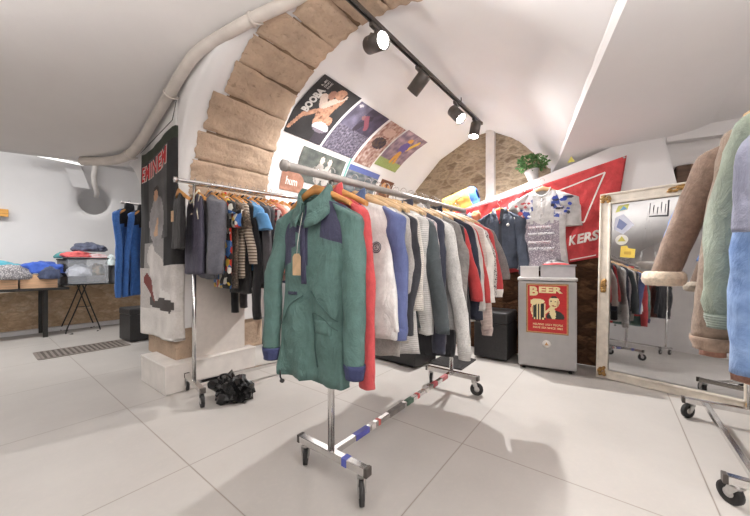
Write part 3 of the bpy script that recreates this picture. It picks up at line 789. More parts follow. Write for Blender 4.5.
grey = c(178, 174, 170)
white_g = fabric(c(222, 220, 216), 'plain'); blue_g = fabric(c(92, 106, 160), 'plain')
put1(1.065, 'long red jacket just behind the teal anorak', 'jacket', 'jacket', 'orange', w=.165, L=.70, body=fabric(c(208, 62, 66)), sl=.84, so=.062, sr=.055, collar='stand', seed=2)
W = put1(1.235, 'cream pullover with denim blue sleeves, blue collar and a round chest badge', 'sweatshirt', 'pullover', 'pale', short='cream pullover with blue sleeves', w=.262, L=.64, th=.034, body=white_g, smat=blue_g, sl=.60, sr=.05, so=-.02, sx=.08, collar='stand', cmat=fabric(c(64, 84, 122), 'denim'), cuff=blue_g, hem=white_g, seed=3.1, sthick=.7)
wf = front_x(W, .002); mb = MB()
for r_ in (.026, .018): mb.tube([wf(-.165 + r_ * math.cos(k * PI / 12), -.25 + r_ * math.sin(k * PI / 12)) for k in range(25)], .0022, 6)
mb.tube([wf(*q) for q in ((-.172, -.243), (-.158, -.243), (-.172, -.257), (-.158, -.257))], .0025, 6)
mb.build('chest_badge', fabric(c(96, 104, 116)), W)
items = [
 (1.345, 'stone grey crewneck between the cream pullover and a charcoal cardigan', 'sweatshirt', 'sweatshirt', dict(w=.21, L=.80, body=fabric(c(176, 170, 164), 'marl'), collar='crew', sl=.66)),
 (1.395, 'charcoal cardigan seen as a thin dark strip before the cream cable jumper', 'cardigan', 'cardigan', dict(w=.21, L=.66, body=fabric(c(58, 58, 64)), collar='crew', sl=.62)),
 (1.455, 'cream cable jumper with ribbed hem hanging long', 'jumper', 'jumper', dict(w=.21, L=.72, body=fabric(c(216, 208, 198), 'knit'), collar='crew', hem=fabric(c(206, 200, 190), 'knit'), sl=.60)),
 (1.520, 'light grey waffle knit jumper with a textured lower half', 'jumper', 'jumper', dict(w=.21, L=.84, body=fabric(c(206, 203, 200), 'knit'), collar='crew', sl=.64)),
 (1.585, 'dark slate green work jacket with long hanging sleeves', 'jacket', 'jacket', dict(w=.21, L=.70, body=fabric(c(76, 84, 88)), collar='shirt', sl=.74, so=.06)),
 (1.645, 'pale pink and grey striped shirt behind the slate work jacket', 'shirt', 'shirt', dict(w=.21, L=.70, body=fabric(c(206, 186, 184), 'vstripe', c(150, 146, 150)), collar='shirt', sl=.60)),
 (1.705, 'dark navy zip top before the big grey marl sweatshirt', 'jacket', 'jacket', dict(w=.21, L=.70, body=fabric(c(60, 62, 78)), collar='stand', sl=.82, so=.10, sx=-.03)),
 (1.800, 'large light grey marl sweatshirt whose sleeve hangs lowest', 'sweatshirt', 'sweatshirt', dict(w=.21, L=.74, th=.036, body=fabric(c(212, 209, 205), 'marl'), collar='hood', sl=.90, so=.115, sr=.068, cuff=fabric(c(190, 186, 182), 'knit'))),
 (1.870, 'mid grey hoodie right behind the large marl sweatshirt', 'hoodie', 'hoodie', dict(w=.21, L=.70, body=fabric(c(150, 148, 146), 'marl'), collar='hood', sl=.66)),
 (1.930, 'grey brown fleece with a darker back, before the black parka', 'fleece', 'fleece', dict(w=.21, L=.70, body=fabric(c(132, 126, 122), 'fleece'), collar='stand', sl=.66)),
 (1.990, 'long black parka reaching almost to the base bar', 'coat', 'parka', dict(w=.21, L=.98, body=fabric(c(48, 48, 52)), collar='hood', sl=.76)),
 (2.050, 'bright red sweatshirt first of the two red ones after the parka', 'sweatshirt', 'sweatshirt', dict(w=.21, L=.68, body=fabric(c(196, 44, 46)), collar='crew', sl=.58, so=.10)),
 (2.120, 'black and navy track jacket between the red sweatshirts', 'jacket', 'track_jacket', dict(w=.21, L=.80, body=fabric(c(42, 46, 62)), collar='stand', sl=.72, so=.11)),
 (2.185, 'ash grey tee with long plain body after the track jacket', 'shirt', 'shirt', dict(w=.21, L=.78, body=fabric(c(184, 178, 172)), collar='crew', sl=.60)),
 (2.250, 'scarlet pullover with a narrow visible edge near the far pole', 'pullover', 'pullover', dict(w=.21, L=.66, body=fabric(c(204, 50, 48)), collar='crew', sl=.66, so=.11)),
 (2.315, 'beige pink knit top with ribbed cuffs hanging low', 'jumper', 'jumper', dict(w=.21, L=.74, body=fabric(c(206, 184, 174), 'knit'), collar='crew', sl=.74, so=.12, cuff=fabric(c(196, 172, 164), 'knit'))),
 (2.385, 'off-white long shirt between the beige knit and a patterned top', 'shirt', 'shirt', dict(w=.21, L=.82, body=fabric(c(222, 216, 208)), collar='shirt', sl=.66, so=.10)),
 (2.450, 'dark patterned knit with white and red flecks at the far end', 'jumper', 'jumper', dict(w=.21, L=.62, body=fabric(c(66, 60, 64), 'tweed', c(190, 180, 174)), collar='crew', sl=.56, so=.12)),
 (2.520, 'red tee with pale hem second from the far rail end', 'shirt', 'shirt', dict(w=.21, L=.62, body=fabric(c(200, 48, 52)), collar='crew', sl=.52, so=.13, cuff=fabric(c(220, 212, 204)))),
 (2.600, 'taupe grey zip hoodie last on the far rail end', 'hoodie', 'hoodie', dict(w=.21, L=.60, body=fabric(c(126, 120, 118), 'marl'), collar='hood', sl=.50, so=.13)),
]
for k, (a, what, cat, nm, kw) in enumerate(items):
    q_ = (a - 1.3) / 1.3; kw['w'] = lerp(.205, .25, q_); kw['sl'] = kw['sl'] * (1 + .10 * math.sin(k * 2.6)); kw['so'] = lerp(.03, .12, q_) + .022 * math.sin(k * 3.7) + (.05 if k in (4, 7, 11, 13) else 0); kw['sr'] = .056
    kw.setdefault('seed', 4 + k * 1.37); kw.setdefault('th', .026 + .003 * math.sin(k * 2.1)); kw.setdefault('sthick', .5)
    put1(a, what, cat, nm, 'pale', .10 + .006 * math.sin(k * 1.9), .05 * math.sin(k * 2.7), B0 + .012 * math.sin(k * 4.1), **kw)
# ------------------------------------------------------------------ second rack in front of the pier
p0 = (1.075, 2.615); ang2 = -.15
p1 = (p0[0] + 1.5 * math.cos(ang2), p0[1] + 1.5 * math.sin(ang2))
r2, bar2, (rb0, rb1) = rack('clothes_rack', 'tall chrome rolling clothes rack standing close to the white pier', p0, p1, .44, 1.70, 1.72, .13, .10, zb=.125, cang=(1.3, 4.5, 0, .5), rmat='chrome', tube=.017)
G2 = 'garments on the rack by the pier'; GH2 = 'hangers on the rack by the pier'
def put2(s, what, cat, name, kind='orange', drop=.085, rz=0, off=0, short=None, **kw):
    x = p0[0] + s * math.cos(ang2); y = p0[1] + s * math.sin(ang2) + off; z = lerp(rb0.z, rb1.z, (s + .13) / 1.73) + .02
    hanger(kind, x, y, z - .003, rz + ang2, short or what, GH2)
    return garment(name, what, cat, G2, x, y, z - drop - .018, rz + ang2, **kw)
T1 = put2(-.075, 'black vest top with a small pale tag, first on the pier rack', 'top', 'vest_top', w=.13, L=.42, body=fabric(c(44, 42, 44)), sleeve=None, collar=None, seed=31, th=.02, off=.09)
V = put2(.02, 'sleeveless navy sports top with yellow-white piping', 'top', 'sports_vest', w=.18, L=.62, body=fabric(c(78, 74, 92), 'nylon'), sleeve=None, collar='crew', cmat=fabric(c(230, 222, 190)), seed=32, th=.028, flare=.05, off=.035, neck=.085, front_drop=.09)
for sy in (1, -1):
    mb = MB(); mb.tube([(-.004, sy * .155, -.03), (-.012, sy * .135, -.10), (-.02, sy * .14, -.16), (-.018, sy * .166, -.22)], .006, 6); mb.build('piping', fabric(c(232, 224, 190)), V)
mb = MB(); mb.tube([(-.036, -.03, -.17), (-.036, -.045, -.165), (-.036, -.06, -.17)], .004, 5); mb.build('crest', fabric(c(190, 160, 110)), V)
ptg = thing('price_tag', 'small cream price tag on the black vest top', 'tag', (p0[0] - .115, p0[1] + .11, 1.43))
mb = MB(); mb.box((0, 0, 0), (.002, .045, .085)); mb.build('card', M['paper'], ptg)
its = [
 (.115, 'slate grey textured sweatshirt behind the navy sports top', 'sweatshirt', 'sweatshirt', dict(w=.215, L=.66, body=fabric(c(100, 100, 110), 'marl'), sl=.60, so=.03, sr=.075, sthick=.9)),
 (.19, 'black tee showing between the slate sweatshirt and a bright print', 'shirt', 'shirt', dict(w=.19, so=.0, L=.60, body=fabric(c(40, 38, 40)), sleeve='short', smat=fabric(c(40, 38, 40)))),
 (.25, 'multicoloured print shirt with black, red and yellow patches', 'shirt', 'shirt', dict(w=.215, L=.74, body=fabric(c(180, 60, 50), 'print'), sleeve='short', so=.02, short='multicoloured print shirt')),
 (.32, 'brown flecked tweed shirt with short sleeves', 'shirt', 'shirt', dict(w=.215, L=.74, body=fabric(c(132, 112, 92), 'tweed', c(84, 70, 58)), sleeve='short', so=.03)),
 (.39, 'beige and brown striped knit top', 'top', 'knit_top', dict(w=.225, L=.66, body=fabric(c(190, 172, 150), 'stripe', c(112, 92, 76)), sleeve='long', sl=.52, so=.07)),
 (.45, 'long black shirt with sleeves dropping below its neighbours', 'shirt', 'shirt', dict(w=.22, L=.80, body=fabric(c(38, 37, 40)), sl=.98, so=.05)),
 (.51, 'bright sky blue short-sleeved tee', 'shirt', 'shirt', dict(w=.235, L=.60, body=fabric(c(70, 146, 204)), sleeve='short', so=.09, sr=.075)),
 (.59, 'charcoal long-sleeved pullover beside the bright blue tee', 'pullover', 'pullover', dict(w=.235, L=.72, body=fabric(c(76, 72, 76)), sl=.94, so=.08)),
 (.66, 'faded black sweatshirt after the charcoal pullover', 'sweatshirt', 'sweatshirt', dict(w=.235, L=.76, body=fabric(c(60, 56, 60)), sl=.78, so=.08)),
 (.73, 'red, black and white checked shirt', 'shirt', 'shirt', dict(w=.24, L=.72, body=fabric(c(176, 60, 60), 'plaid', c(40, 34, 36)), sl=.60, so=.10)),
 (.80, 'salmon orange shirt beside the checked shirt', 'shirt', 'shirt', dict(w=.24, L=.78, body=fabric(c(222, 122, 96)), sl=.60, so=.10)),
 (.88, 'white shirt after the salmon one', 'shirt', 'shirt', dict(w=.24, L=.70, body=fabric(c(228, 220, 214)), sl=.60, so=.11)),
 (.97, 'dusty pink shirt half hidden by the teal anorak', 'shirt', 'shirt', dict(w=.24, L=.70, body=fabric(c(206, 150, 140)), sl=.60, so=.11)),
 (1.07, 'dark blue shirt deep on the pier rack', 'shirt', 'shirt', dict(w=.24, L=.74, body=fabric(c(58, 70, 110)), sl=.60, so=.11)),
 (1.17, 'grey jumper deep on the pier rack', 'jumper', 'jumper', dict(w=.24, L=.70, body=fabric(c(146, 142, 140), 'knit'), sl=.60, so=.11)),
]
for k, (s, what, cat, nm, kw) in enumerate(its):
    kw['w'] = kw['w'] - .012; kw['so'] = kw.get('so', .06) - .012
    kw.setdefault('seed', 40 + k * 1.71); kw.setdefault('th', .025); kw.setdefault('collar', 'crew'); kw.setdefault('sthick', .55)
    put2(s * .76 + .015, what, cat, nm, 'orange', .085 + .005 * math.sin(k * 2.3), .06 * math.sin(k * 3.1), .012 * math.sin(k * 1.7), **kw)
# crumpled black bag by its caster
bg = thing('plastic_bag', 'crumpled glossy black bag lying by the rack caster near the plinth', 'bag', (1.235, 2.40, 0))
mb = MB()
def crumple(c_, r_, seed, mb):
    m = bmesh.ops.create_icosphere(mb.bm, subdivisions=3, radius=1)
    for v in m['verts']:
        p = v.co.copy(); k = 1 + .55 * nz(p.x * 1.5 + seed, p.y * 1.5, p.z * 1.5) + .5 * nz(p.x * 3.4 + seed, p.y * 3.4, p.z * 3.4) - .15 * abs(nz(p.x * 7, p.y * 7, p.z * 7 + seed))
        q = Vector((p.x * r_[0], p.y * r_[1], p.z * r_[2])) * k + Vector(c_); q.z = max(q.z, .002); v.co = q
crumple((0, 0, .07), (.12, .14, .11), 3, mb); crumple((.05, -.08, .07), (.09, .10, .10), 8, mb)
mb.build('crumpled_body', plain('bag_plastic', rgb(20, 20, 21), .22, 0, .1, 30), bg)
mb = MB(); mb.tube(catmull([(-.02, .05, .14), (-.05, .02, .19), (-.02, -.03, .20), (.02, -.04, .14)], 5), .008, 6); mb.build('handle', plain('bag_plastic', rgb(20, 20, 21), .22), bg)
# third rack: far behind the pier
r4, _, _ = rack('clothes_rack', 'chrome rack glimpsed low behind the pier corner', (2.2, 3.66), (2.2, 4.9), .36, 1.5, 1.5, .1, .1, zb=.12, cang=(1.2, .7, 0, 0))
# ------------------------------------------------------------------ right rack with coats
r3, _, (rc0, rc1) = rack('clothes_rack', 'chrome rolling rack of heavy coats in front of the mirror', (2.02, -.70), (3.02, -.70), .60, 1.84, 1.84, .5, .15, zb=.115, cang=(.7, .2, 2.4, 2.0), bar_off=.20, wr=.048, tube=.018, cside=(.5, .5), rmat='chrome')
G3 = 'coats on the right rack'; GH3 = 'hangers on the right rack'
def put3(a, what, cat, name, drop=.10, rz=0, b=-.70, short=None, **kw):
    hanger('pale', a, b, 1.84 + .015, rz, short or what, GH3)
    return garment(name, what, cat, G3, a, b, 1.84 - drop + .02, rz, **kw)
sh1 = fabric(c(134, 113, 96), 'suede'); sh2 = fabric(c(132, 108, 92), 'suede'); fur = fabric(c(226, 206, 180), 'fleece')
put3(1.83, 'washed light denim jacket between the lilac shirt and the green bomber', 'jacket', 'denim_jacket', .32, 0, -.70, w=.19, L=.86, th=.045, body=fabric(c(96, 136, 196), 'denim', c(160, 190, 222)), sl=.88, sr=.08, so=.085, collar='shirt', seed=61, sthick=.8)
put3(1.70, 'short lilac grey shirt, nearest on the coat rack', 'shirt', 'shirt', .15, 0, -.69, w=.21, L=.58, th=.03, body=fabric(c(138, 141, 164), 'nylon'), sl=.50, so=.095, collar='shirt', seed=62)
put3(2.0, 'sage green bomber jacket with dark lining', 'jacket', 'bomber_jacket', .10, 0, -.65, w=.13, flare=.08, slope=.5, prof=(.3, .7, 1.0), L=.92, th=.06, body=fabric(c(140, 152, 134), 'nylon'), sl=.92, sr=.075, so=.13, collar='stand', cmat=fabric(c(196, 184, 168), 'fleece'), cuff=fabric(c(140, 152, 136), 'knit'), seed=63, fold=1.2, sthick=.8)
S1 = put3(2.26, 'long brown shearling coat with wide sleeves, behind the green bomber', 'coat', 'shearling_coat', .06, 0, -.69, w=.13, L=1.17, th=.085, flare=.12, slope=.6, prof=(.24, .55, .86), body=sh1, sl=1.09, sr=.10, so=.17, collar='fur', cmat=fur, cuff=fabric(c(150, 124, 104), 'suede'), seed=64, fold=.5, sthick=.9)
S2 = put3(2.60, 'brown suede shearling jacket with a thick cream fleece cuff', 'coat', 'shearling_jacket', .06, 0, -.66, w=.15, L=.92, th=.07, flare=.12, slope=.6, prof=(.18, .48, .82), body=sh2, sl=.80, sr=.09, so=.255, collar='fur', cmat=fur, cuff=None, seed=65, fold=.5, sthick=.8)
for ch in S2.children:
    if ch.name.startswith('sleeve'):
        me = ch.data; zc = min(v.co.z for v in me.vertices); vv = [v.co for v in me.vertices if v.co.z < zc + .03]
        cc = sum(vv, Vector()) / len(vv)
        mb = MB(); n = 26; rg = []
        for j in range(11):
            a = 2 * PI * j / 10
            rg.append([mb.bm.verts.new((cc.x + (.070 + .036 * math.cos(a) + .004 * nz(k, j, 1)) * math.cos(2 * PI * k / n), cc.y + (.078 + .030 * math.cos(a) + .006 * nz(k * .9, j, 7)) * math.sin(2 * PI * k / n), cc.z - .005 + .046 * math.sin(a) + .006 * nz(k * .7, j, 3))) for k in range(n)])
        for x, y in zip(rg, rg[1:]):
            for k in range(n): mb.face([x[k], x[(k + 1) % n], y[(k + 1) % n], y[k]], 0, True)
        f_ = mb.build('fleece_cuff', fur, ch); f_['label'] = 'thick cream fleece cuff'
put3(2.74, 'blue shirt peeking out behind the suede shearling jacket', 'shirt', 'shirt', .09, 0, -.66, w=.17, L=.70, th=.025, slope=.6, prof=(.18, .48, .82), body=fabric(c(84, 138, 214)), sl=.50, so=.19, collar='shirt', seed=66)
put3(2.44, 'rust brown suede coat hanging low between the shearlings', 'coat', 'suede_coat', .36, 0, -.74, w=.24, L=1.05, th=.06, body=fabric(c(150, 104, 84), 'suede'), sl=.90, so=.06, sr=.07, collar='shirt', seed=67, fold=.7)
# ------------------------------------------------------------------ mirror
ml = Vector((3.605, .115, 0)); mr = Vector((3.388, -.79, 0)); wd = (mr - ml).normalized(); MW, MH = .985, 1.735; lean = .075
nrm = Vector((-wd.y, wd.x, 0)) * -1
if nrm.x > 0: nrm = -nrm
upv = (Vector((0, 0, 1)) - nrm * lean).normalized(); nn = wd.cross(upv)
if nn.dot(nrm) < 0: nn = -nn
Mm = Matrix((wd, upv, nn)).transposed().to_4x4(); Mm.translation = ml
mt = thing('floor_mirror', 'tall cream framed mirror with gilt ornaments leaning against the back wall', 'mirror', (0, 0, 0)); mt.matrix_world = Mm
FW = .085
mb = MB()
for (x0, x1, y0, y1) in ((0, FW, 0, MH), (MW - FW, MW, 0, MH), (FW, MW - FW, 0, .075), (FW, MW - FW, MH - .10, MH)):
    mb.box(((x0 + x1) / 2, (y0 + y1) / 2, .005), (x1 - x0, y1 - y0, .035))
    cx = .5
for (x0, x1, y0, y1) in ((FW * .82, FW * 1.05, .07, MH - .09), (MW - FW * 1.05, MW - FW * .82, .07, MH - .09), (FW, MW - FW, .06, .08), (FW, MW - FW, MH - .105, MH - .085), (0, .016, 0, MH), (0, MW, MH - .018, MH)):
    mb.box(((x0 + x1) / 2, (y0 + y1) / 2, .026), (x1 - x0, y1 - y0, .018))
mb.build('frame', M['frame'], mt, bevel=.005)
mb = MB(); mb.box((MW / 2, MH / 2, .006), (MW - 2 * FW + .01, MH - .17, .006)); mb.build('mirror_glass', M['mirror'], mt)
def ornament(x, y, sx, sy, seed):
    mb = MB(); r = random.Random(seed)
    for k in range(9):
        mb.blob((x + r.uniform(-.5, .5) * sx, y + r.uniform(-.5, .5) * sy, .03), (.014 + .2 * sx * r.random() * .5, .012 + .2 * sy * r.random() * .5, .012), k + seed, .4, 3, 2)
    for s in (-1, 1): mb.tube(catmull([(x, y, .036), (x + s * sx * .3, y + sy * .25, .04), (x + s * sx * .5, y - sy * .1, .036), (x + s * sx * .35, y - sy * .35, .034)], 4), .007, 6)
    mb.build('ornament', M['gold'], mt)
ornament(.05, MH - .05, .07, .06, 1); ornament(MW * .58, MH - .045, .17, .035, 2); ornament(.043, .86, .035, .11, 3); ornament(.045, .07, .045, .08, 4); ornament(MW - .045, .07, .045, .08, 5)
def sticker(name, poly, cfill, z=.0105, parent=mt, th=.0008):
    mb = MB(); mb.prism([(x, y, z) for x, y in poly], (0, 0, th)); return mb.build(name, plain('sticker_ink', cfill, .5, 0, .02), parent)
def circ(x, y, r, n=20, k=1): return [(x + r * math.cos(2 * PI * i / n), y + r * k * math.sin(2 * PI * i / n)) for i in range(n)]
sx0, sy0 = FW + .035, MH - .16
s_ = sticker('sticker', [(sx0, sy0 - .03), (sx0 + .09, sy0 - .01), (sx0 + .10, sy0 + .04), (sx0 + .02, sy0 + .03)], rgb(208, 206, 120)); sticker('sticker_blue_print', [(sx0 + .03, sy0 - .02), (sx0 + .085, sy0 - .008), (sx0 + .06, sy0 + .025)], rgb(110, 160, 200), .0115, s_)
s_ = sticker('sticker', [(sx0 - .01, sy0 - .19), (sx0 + .06, sy0 - .24), (sx0 + .14, sy0 - .16), (sx0 + .06, sy0 - .05), (sx0 + .0, sy0 - .08)], rgb(206, 208, 222)); sticker('drawn_figure', [(sx0 + .01, sy0 - .17), (sx0 + .05, sy0 - .2), (sx0 + .09, sy0 - .15), (sx0 + .03, sy0 - .09)], rgb(130, 140, 180), .0115, s_)
s_ = sticker('sticker', circ(sx0 + .05, sy0 - .29, .048), rgb(228, 226, 216)); sticker('yellow_triangle', [(sx0 + .02, sy0 - .305), (sx0 + .08, sy0 - .305), (sx0 + .05, sy0 - .255)], rgb(196, 186, 90), .0115, s_)
s_ = sticker('sticker', [(sx0 + .04, sy0 - .45), (sx0 + .145, sy0 - .46), (sx0 + .15, sy0 - .38), (sx0 + .10, sy0 - .37), (sx0 + .09, sy0 - .345), (sx0 + .045, sy0 - .35)], rgb(236, 206, 92)); sticker('note_marks', [(sx0 + .07, sy0 - .425), (sx0 + .12, sy0 - .43), (sx0 + .12, sy0 - .40), (sx0 + .07, sy0 - .40)], rgb(206, 168, 70), .0115, s_)
s_ = sticker('scribbled_doodle', [(sx0 + .24, sy0 - .10), (sx0 + .36, sy0 - .11), (sx0 + .365, sy0 - .105), (sx0 + .37, sy0 + .03), (sx0 + .36, sy0 + .03), (sx0 + .355, sy0 - .095), (sx0 + .24, sy0 - .09)], rgb(60, 60, 64))
for k in range(5): sticker('scribbled_doodle', [(sx0 + .24 + .025 * k, sy0 - .06 + .03 * (k % 2)), (sx0 + .243 + .025 * k, sy0 - .09 + .01 * (k % 2)), (sx0 + .25 + .025 * k, sy0 + .02 - .02 * (k % 3)), (sx0 + .245 + .025 * k, sy0 + .02 - .02 * (k % 3))], rgb(60, 60, 64))
# ------------------------------------------------------------------ fridge and what stands on it
fl0 = Vector((3.40, .76, 0)); fr0 = Vector((3.485, .262, 0)); fd = (fr0 - fl0).normalized(); FWd = (fr0 - fl0).length
fn_ = Vector((fd.y, -fd.x, 0)); fn_ = fn_ if fn_.x < 0 else -fn_
Fm = Matrix((fd, -fn_, Vector((0, 0, 1)))).transposed().to_4x4(); Fm.translation = fl0   # local x along front, y to the back, z up
ft = thing('fridge', 'small silver fridge carrying a red beer sign on its door', 'fridge'); ft.matrix_world = Fm
FH = .925
mb = MB(); mb.box((FWd / 2, .24, .03 + (FH - .06) / 2), (FWd, .39, FH - .07)); mb.build('cabinet', M['fridge'], ft, bevel=.008)
mb = MB(); mb.box((FWd / 2, .022, .03 + (FH - .06) / 2), (FWd, .045, FH - .075)); mb.build('door', M['fridge'], ft, bevel=.012)
mb = MB(); mb.box((FWd / 2, .217, FH - .015), (FWd + .012, .445, .03)); mb.build('top', M['fridge_top'], ft, bevel=.006)
for x in (.05, FWd - .05):
    mb = MB(); mb.cyl((x, .06, 0), (x, .06, .035), .018, 10); mb.build('foot', M['black'], ft)
mb = MB(); mb.box((FWd / 2, .06, .025), (FWd - .03, .02, .03)); mb.build('kick_plate', M['dark'], ft)
mb = MB(); mb.lathe([(.001, 0), (.038, 0), (.038, .002), (.001, .002)], (FWd * .5, -.003, .275), 24, axis=Rx(PI / 2)); rs = mb.build('round_sticker', M['white_ink'], ft)
mb = MB(); mb.prism([(FWd * .5 - .017, -.0055, .262), (FWd * .5 + .017, -.0055, .262), (FWd * .5, -.0055, .295)], (0, -.0006, 0)); mb.build('sticker_mark', plain('amber_ink', rgb(196, 150, 96), .6), rs)
# ------------------------------------------------------------------ printed things
def picture(name, paint, nu, nv, surf, mat, parent=None, thick=None):
    """mesh whose faces carry printed ink colours; paint(u,v)->sRGB 0..255 with v up"""
    mb = MB(); g = mb.grid(surf, nu, nv); lay = mb.bm.loops.layers.float_color.new('Col')
    mb.bm.faces.ensure_lookup_table()
    for i in range(nu):
        for j in range(nv):
            f = mb.bm.faces[i * nv + j]; cc = lin(tuple(max(0, min(255, q)) / 255 for q in paint((i + .5) / nu, (j + .5) / nv)))
            for l in f.loops: l[lay] = (*cc, 1)
    return mb.build(name, mat, parent, solid=thick or 0, recalc=False)
def text_flat(txt, bold=0.0, size=1.0, spacing=1.0):
    cu = bpy.data.curves.new('lettering', 'FONT'); cu.body = txt; cu.size = 1; cu.offset = bold; cu.space_character = spacing; cu.resolution_u = 3
    o = bpy.data.objects.new('lettering', cu); COL.objects.link(o)
    dg = bpy.context.evaluated_depsgraph_get(); me = bpy.data.meshes.new_from_object(o.evaluated_get(dg))
    bpy.data.objects.remove(o); bpy.data.curves.remove(cu)
    vs_ = [v.co.copy() for v in me.vertices]; fs = [tuple(p.vertices) for p in me.polygons]; bpy.data.meshes.remove(me)
    x0 = min(v.x for v in vs_); x1 = max(v.x for v in vs_); y0 = min(v.y for v in vs_); y1 = max(v.y for v in vs_)
    return [((v.x - x0) / (x1 - x0), (v.y - y0) / (y1 - y0)) for v in vs_], fs
def lettering(name, txt, u0, u1, v0, v1, surf, mat, parent=None, bold=.02, shear=0, spacing=1.0):
    vs_, fs = text_flat(txt, bold, spacing=spacing); mb = MB()
    V_ = [mb.bm.verts.new(surf(lerp(u0, u1, x) + shear * y, lerp(v0, v1, y))) for x, y in vs_]
    for f in fs: mb.face([V_[i] for i in f])
    return mb.build(name, mat, parent, recalc=False)
def seg(u, v, x0, y0, x1, y1, r, asp=1.0):
    dx, dy = x1 - x0, (y1 - y0) * asp; px, py = u - x0, (v - y0) * asp
    t = max(0, min(1, (px * dx + py * dy) / (dx * dx + dy * dy + 1e-9))); return math.hypot(px - t * dx, py - t * dy) < r
def ell(u, v, x, y, rx, ry): return ((u - x) / rx) ** 2 + ((v - y) / ry) ** 2 < 1
# beer sign on the fridge
def fsurf(x0, x1, z0, z1, off):
    return lambda u, v: Vector((lerp(x0, x1, u), -off, lerp(z0, z1, v)))
sg = thing('beer_sign', 'red enamel beer sign fixed to the fridge door', 'sign'); sg.matrix_world = Fm
SX0, SX1, SZ0, SZ1 = FWd * .145, FWd * .865, .375, .865
mb = MB(); mb.box(((SX0 + SX1) / 2, -.003, (SZ0 + SZ1) / 2), (SX1 - SX0, .004, SZ1 - SZ0)); mb.build('plate', M['gold'], sg, bevel=.001)
def beer(u, v):
    red = (196, 44, 46)
    e = min(u, 1 - u, (v) * 1.3, (1 - v) * 1.3)
    if e < .022: return (150, 110, 70)
    if e < .04: return (206, 160, 110)
    dark = (44, 46, 40); cream = (240, 224, 172)
    # mug
    if ell(u, v, .27, .645, .175, .055) or ell(u, v, .17, .62, .07, .06): return cream
    if .15 < u < .46 and .28 < v < .60:
        k = (u - .15) / .31
        if v < .32: return cream if int(k * 9) % 2 else dark
        return dark if (.08 < k < .3 or .42 < k < .52 or .62 < k < .92) else cream
    if ell(u, v, .145, .47, .04, .1) and not ell(u, v, .15, .47, .022, .07): return cream
    # man
    if ell(u, v, .67, .64, .125, .125):
        if ell(u, v, .67, .735, .115, .05) and v > .72: return dark
        if ell(u, v, .60, .655, .022, .012) or ell(u, v, .70, .65, .022, .012): return dark
        if seg(u, v, .62, .57, .70, .56, .009): return (170, 70, 60)
        if ell(u, v, .76, .6, .03, .08): return (206, 178, 130)
        return cream
    if seg(u, v, .46, .42, .6, .52, .028): return cream
    if seg(u, v, .62, .5, .66, .40, .06): return cream
    if ell(u, v, .70, .34, .21, .13) and v > .30: return dark if not seg(u, v, .58, .48, .66, .34, .05) else cream
    return red
picture('printed_face', beer, 60, 76, fsurf(SX0 + .003, SX1 - .003, SZ0 + .003, SZ1 - .003, .0056), M['picglossy'], sg)
fs_ = fsurf(SX0, SX1, SZ0, SZ1, .0066)
lettering('lettering', 'B', .085, .29, .755, .945, fs_, M['cream_ink'], sg, .05)
lettering('lettering', 'EER', .31, .87, .815, .945, fs_, M['cream_ink'], sg, .05)
lettering('lettering', 'HELPING UGLY PEOPLE', .17, .87, .165, .205, fs_, M['cream_ink'], sg, .02)
lettering('lettering', 'HAVE SEX SINCE 1862', .17, .87, .10, .14, fs_, M['cream_ink'], sg, .02)
# plastic tray, cap and pale box on the fridge
tr = thing('plastic_tray', 'translucent grey plastic tray on top of the fridge', 'tray'); tr.matrix_world = Fm
def openbox(mb, x0, x1, y0, y1, z0, z1, t, tp=0):
    mb.box(((x0 + x1) / 2, (y0 + y1) / 2, z0 + t / 2), (x1 - x0, y1 - y0, t))
    mb.box(((x0 + x1) / 2, y0 + t / 2, (z0 + z1) / 2), (x1 - x0, t, z1 - z0)); mb.box(((x0 + x1) / 2, y1 - t / 2, (z0 + z1) / 2), (x1 - x0, t, z1 - z0))
    mb.box((x0 + t / 2, (y0 + y1) / 2, (z0 + z1) / 2), (t, y1 - y0, z1 - z0)); mb.box((x1 - t / 2, (y0 + y1) / 2, (z0 + z1) / 2), (t, y1 - y0, z1 - z0))
mb = MB(); openbox(mb, .20, .50, .10, .40, FH, FH + .115, .005); mb.build('tray_body', plain('grey_plastic', rgb(186, 182, 184), .3, 0, .03), tr, bevel=.003)
mb = MB(); openbox(mb, .192, .508, .092, .408, FH + .112, FH + .128, .012); mb.build('rim', plain('rim_plastic', rgb(206, 203, 203), .3, 0, .02), tr)
bx = thing('pale_box', 'low white box beside the grey tray on the fridge', 'box'); bx.matrix_world = Fm
mb = MB(); mb.box((.10, .22, FH + .05), (.17, .26, .10)); mb.build('carton', M['fridge_top'], bx, bevel=.004)
mb = MB(); mb.box((.10, .22, FH + .108), (.176, .266, .014)); mb.build('lid', plain('rim_plastic', rgb(214, 211, 210), .4, 0, .02), bx, bevel=.003)
cp = thing('cap', 'black and white cap with a red brim in the tray on the fridge', 'cap'); cp.matrix_world = Fm
mb = MB(); mb.blob((.34, .24, FH + .105), (.115, .11, .075), 5, .05, 2, 4, flat=-.03)
mb.build('crown', fabric(c(54, 50, 52), 'camo', c(150, 146, 146)), cp)
mb = MB(); mb.grid(lambda u, v: Vector((.34 + (u - .5) * .24, .145 - .05 * math.sin(v * PI) * 0 - .06 * v * math.sin(u * PI), FH + .132 + .012 * math.sin(u * PI) - .012 * v)), 16, 4); mb.build('brim', M['red_ink'], cp, solid=.005)

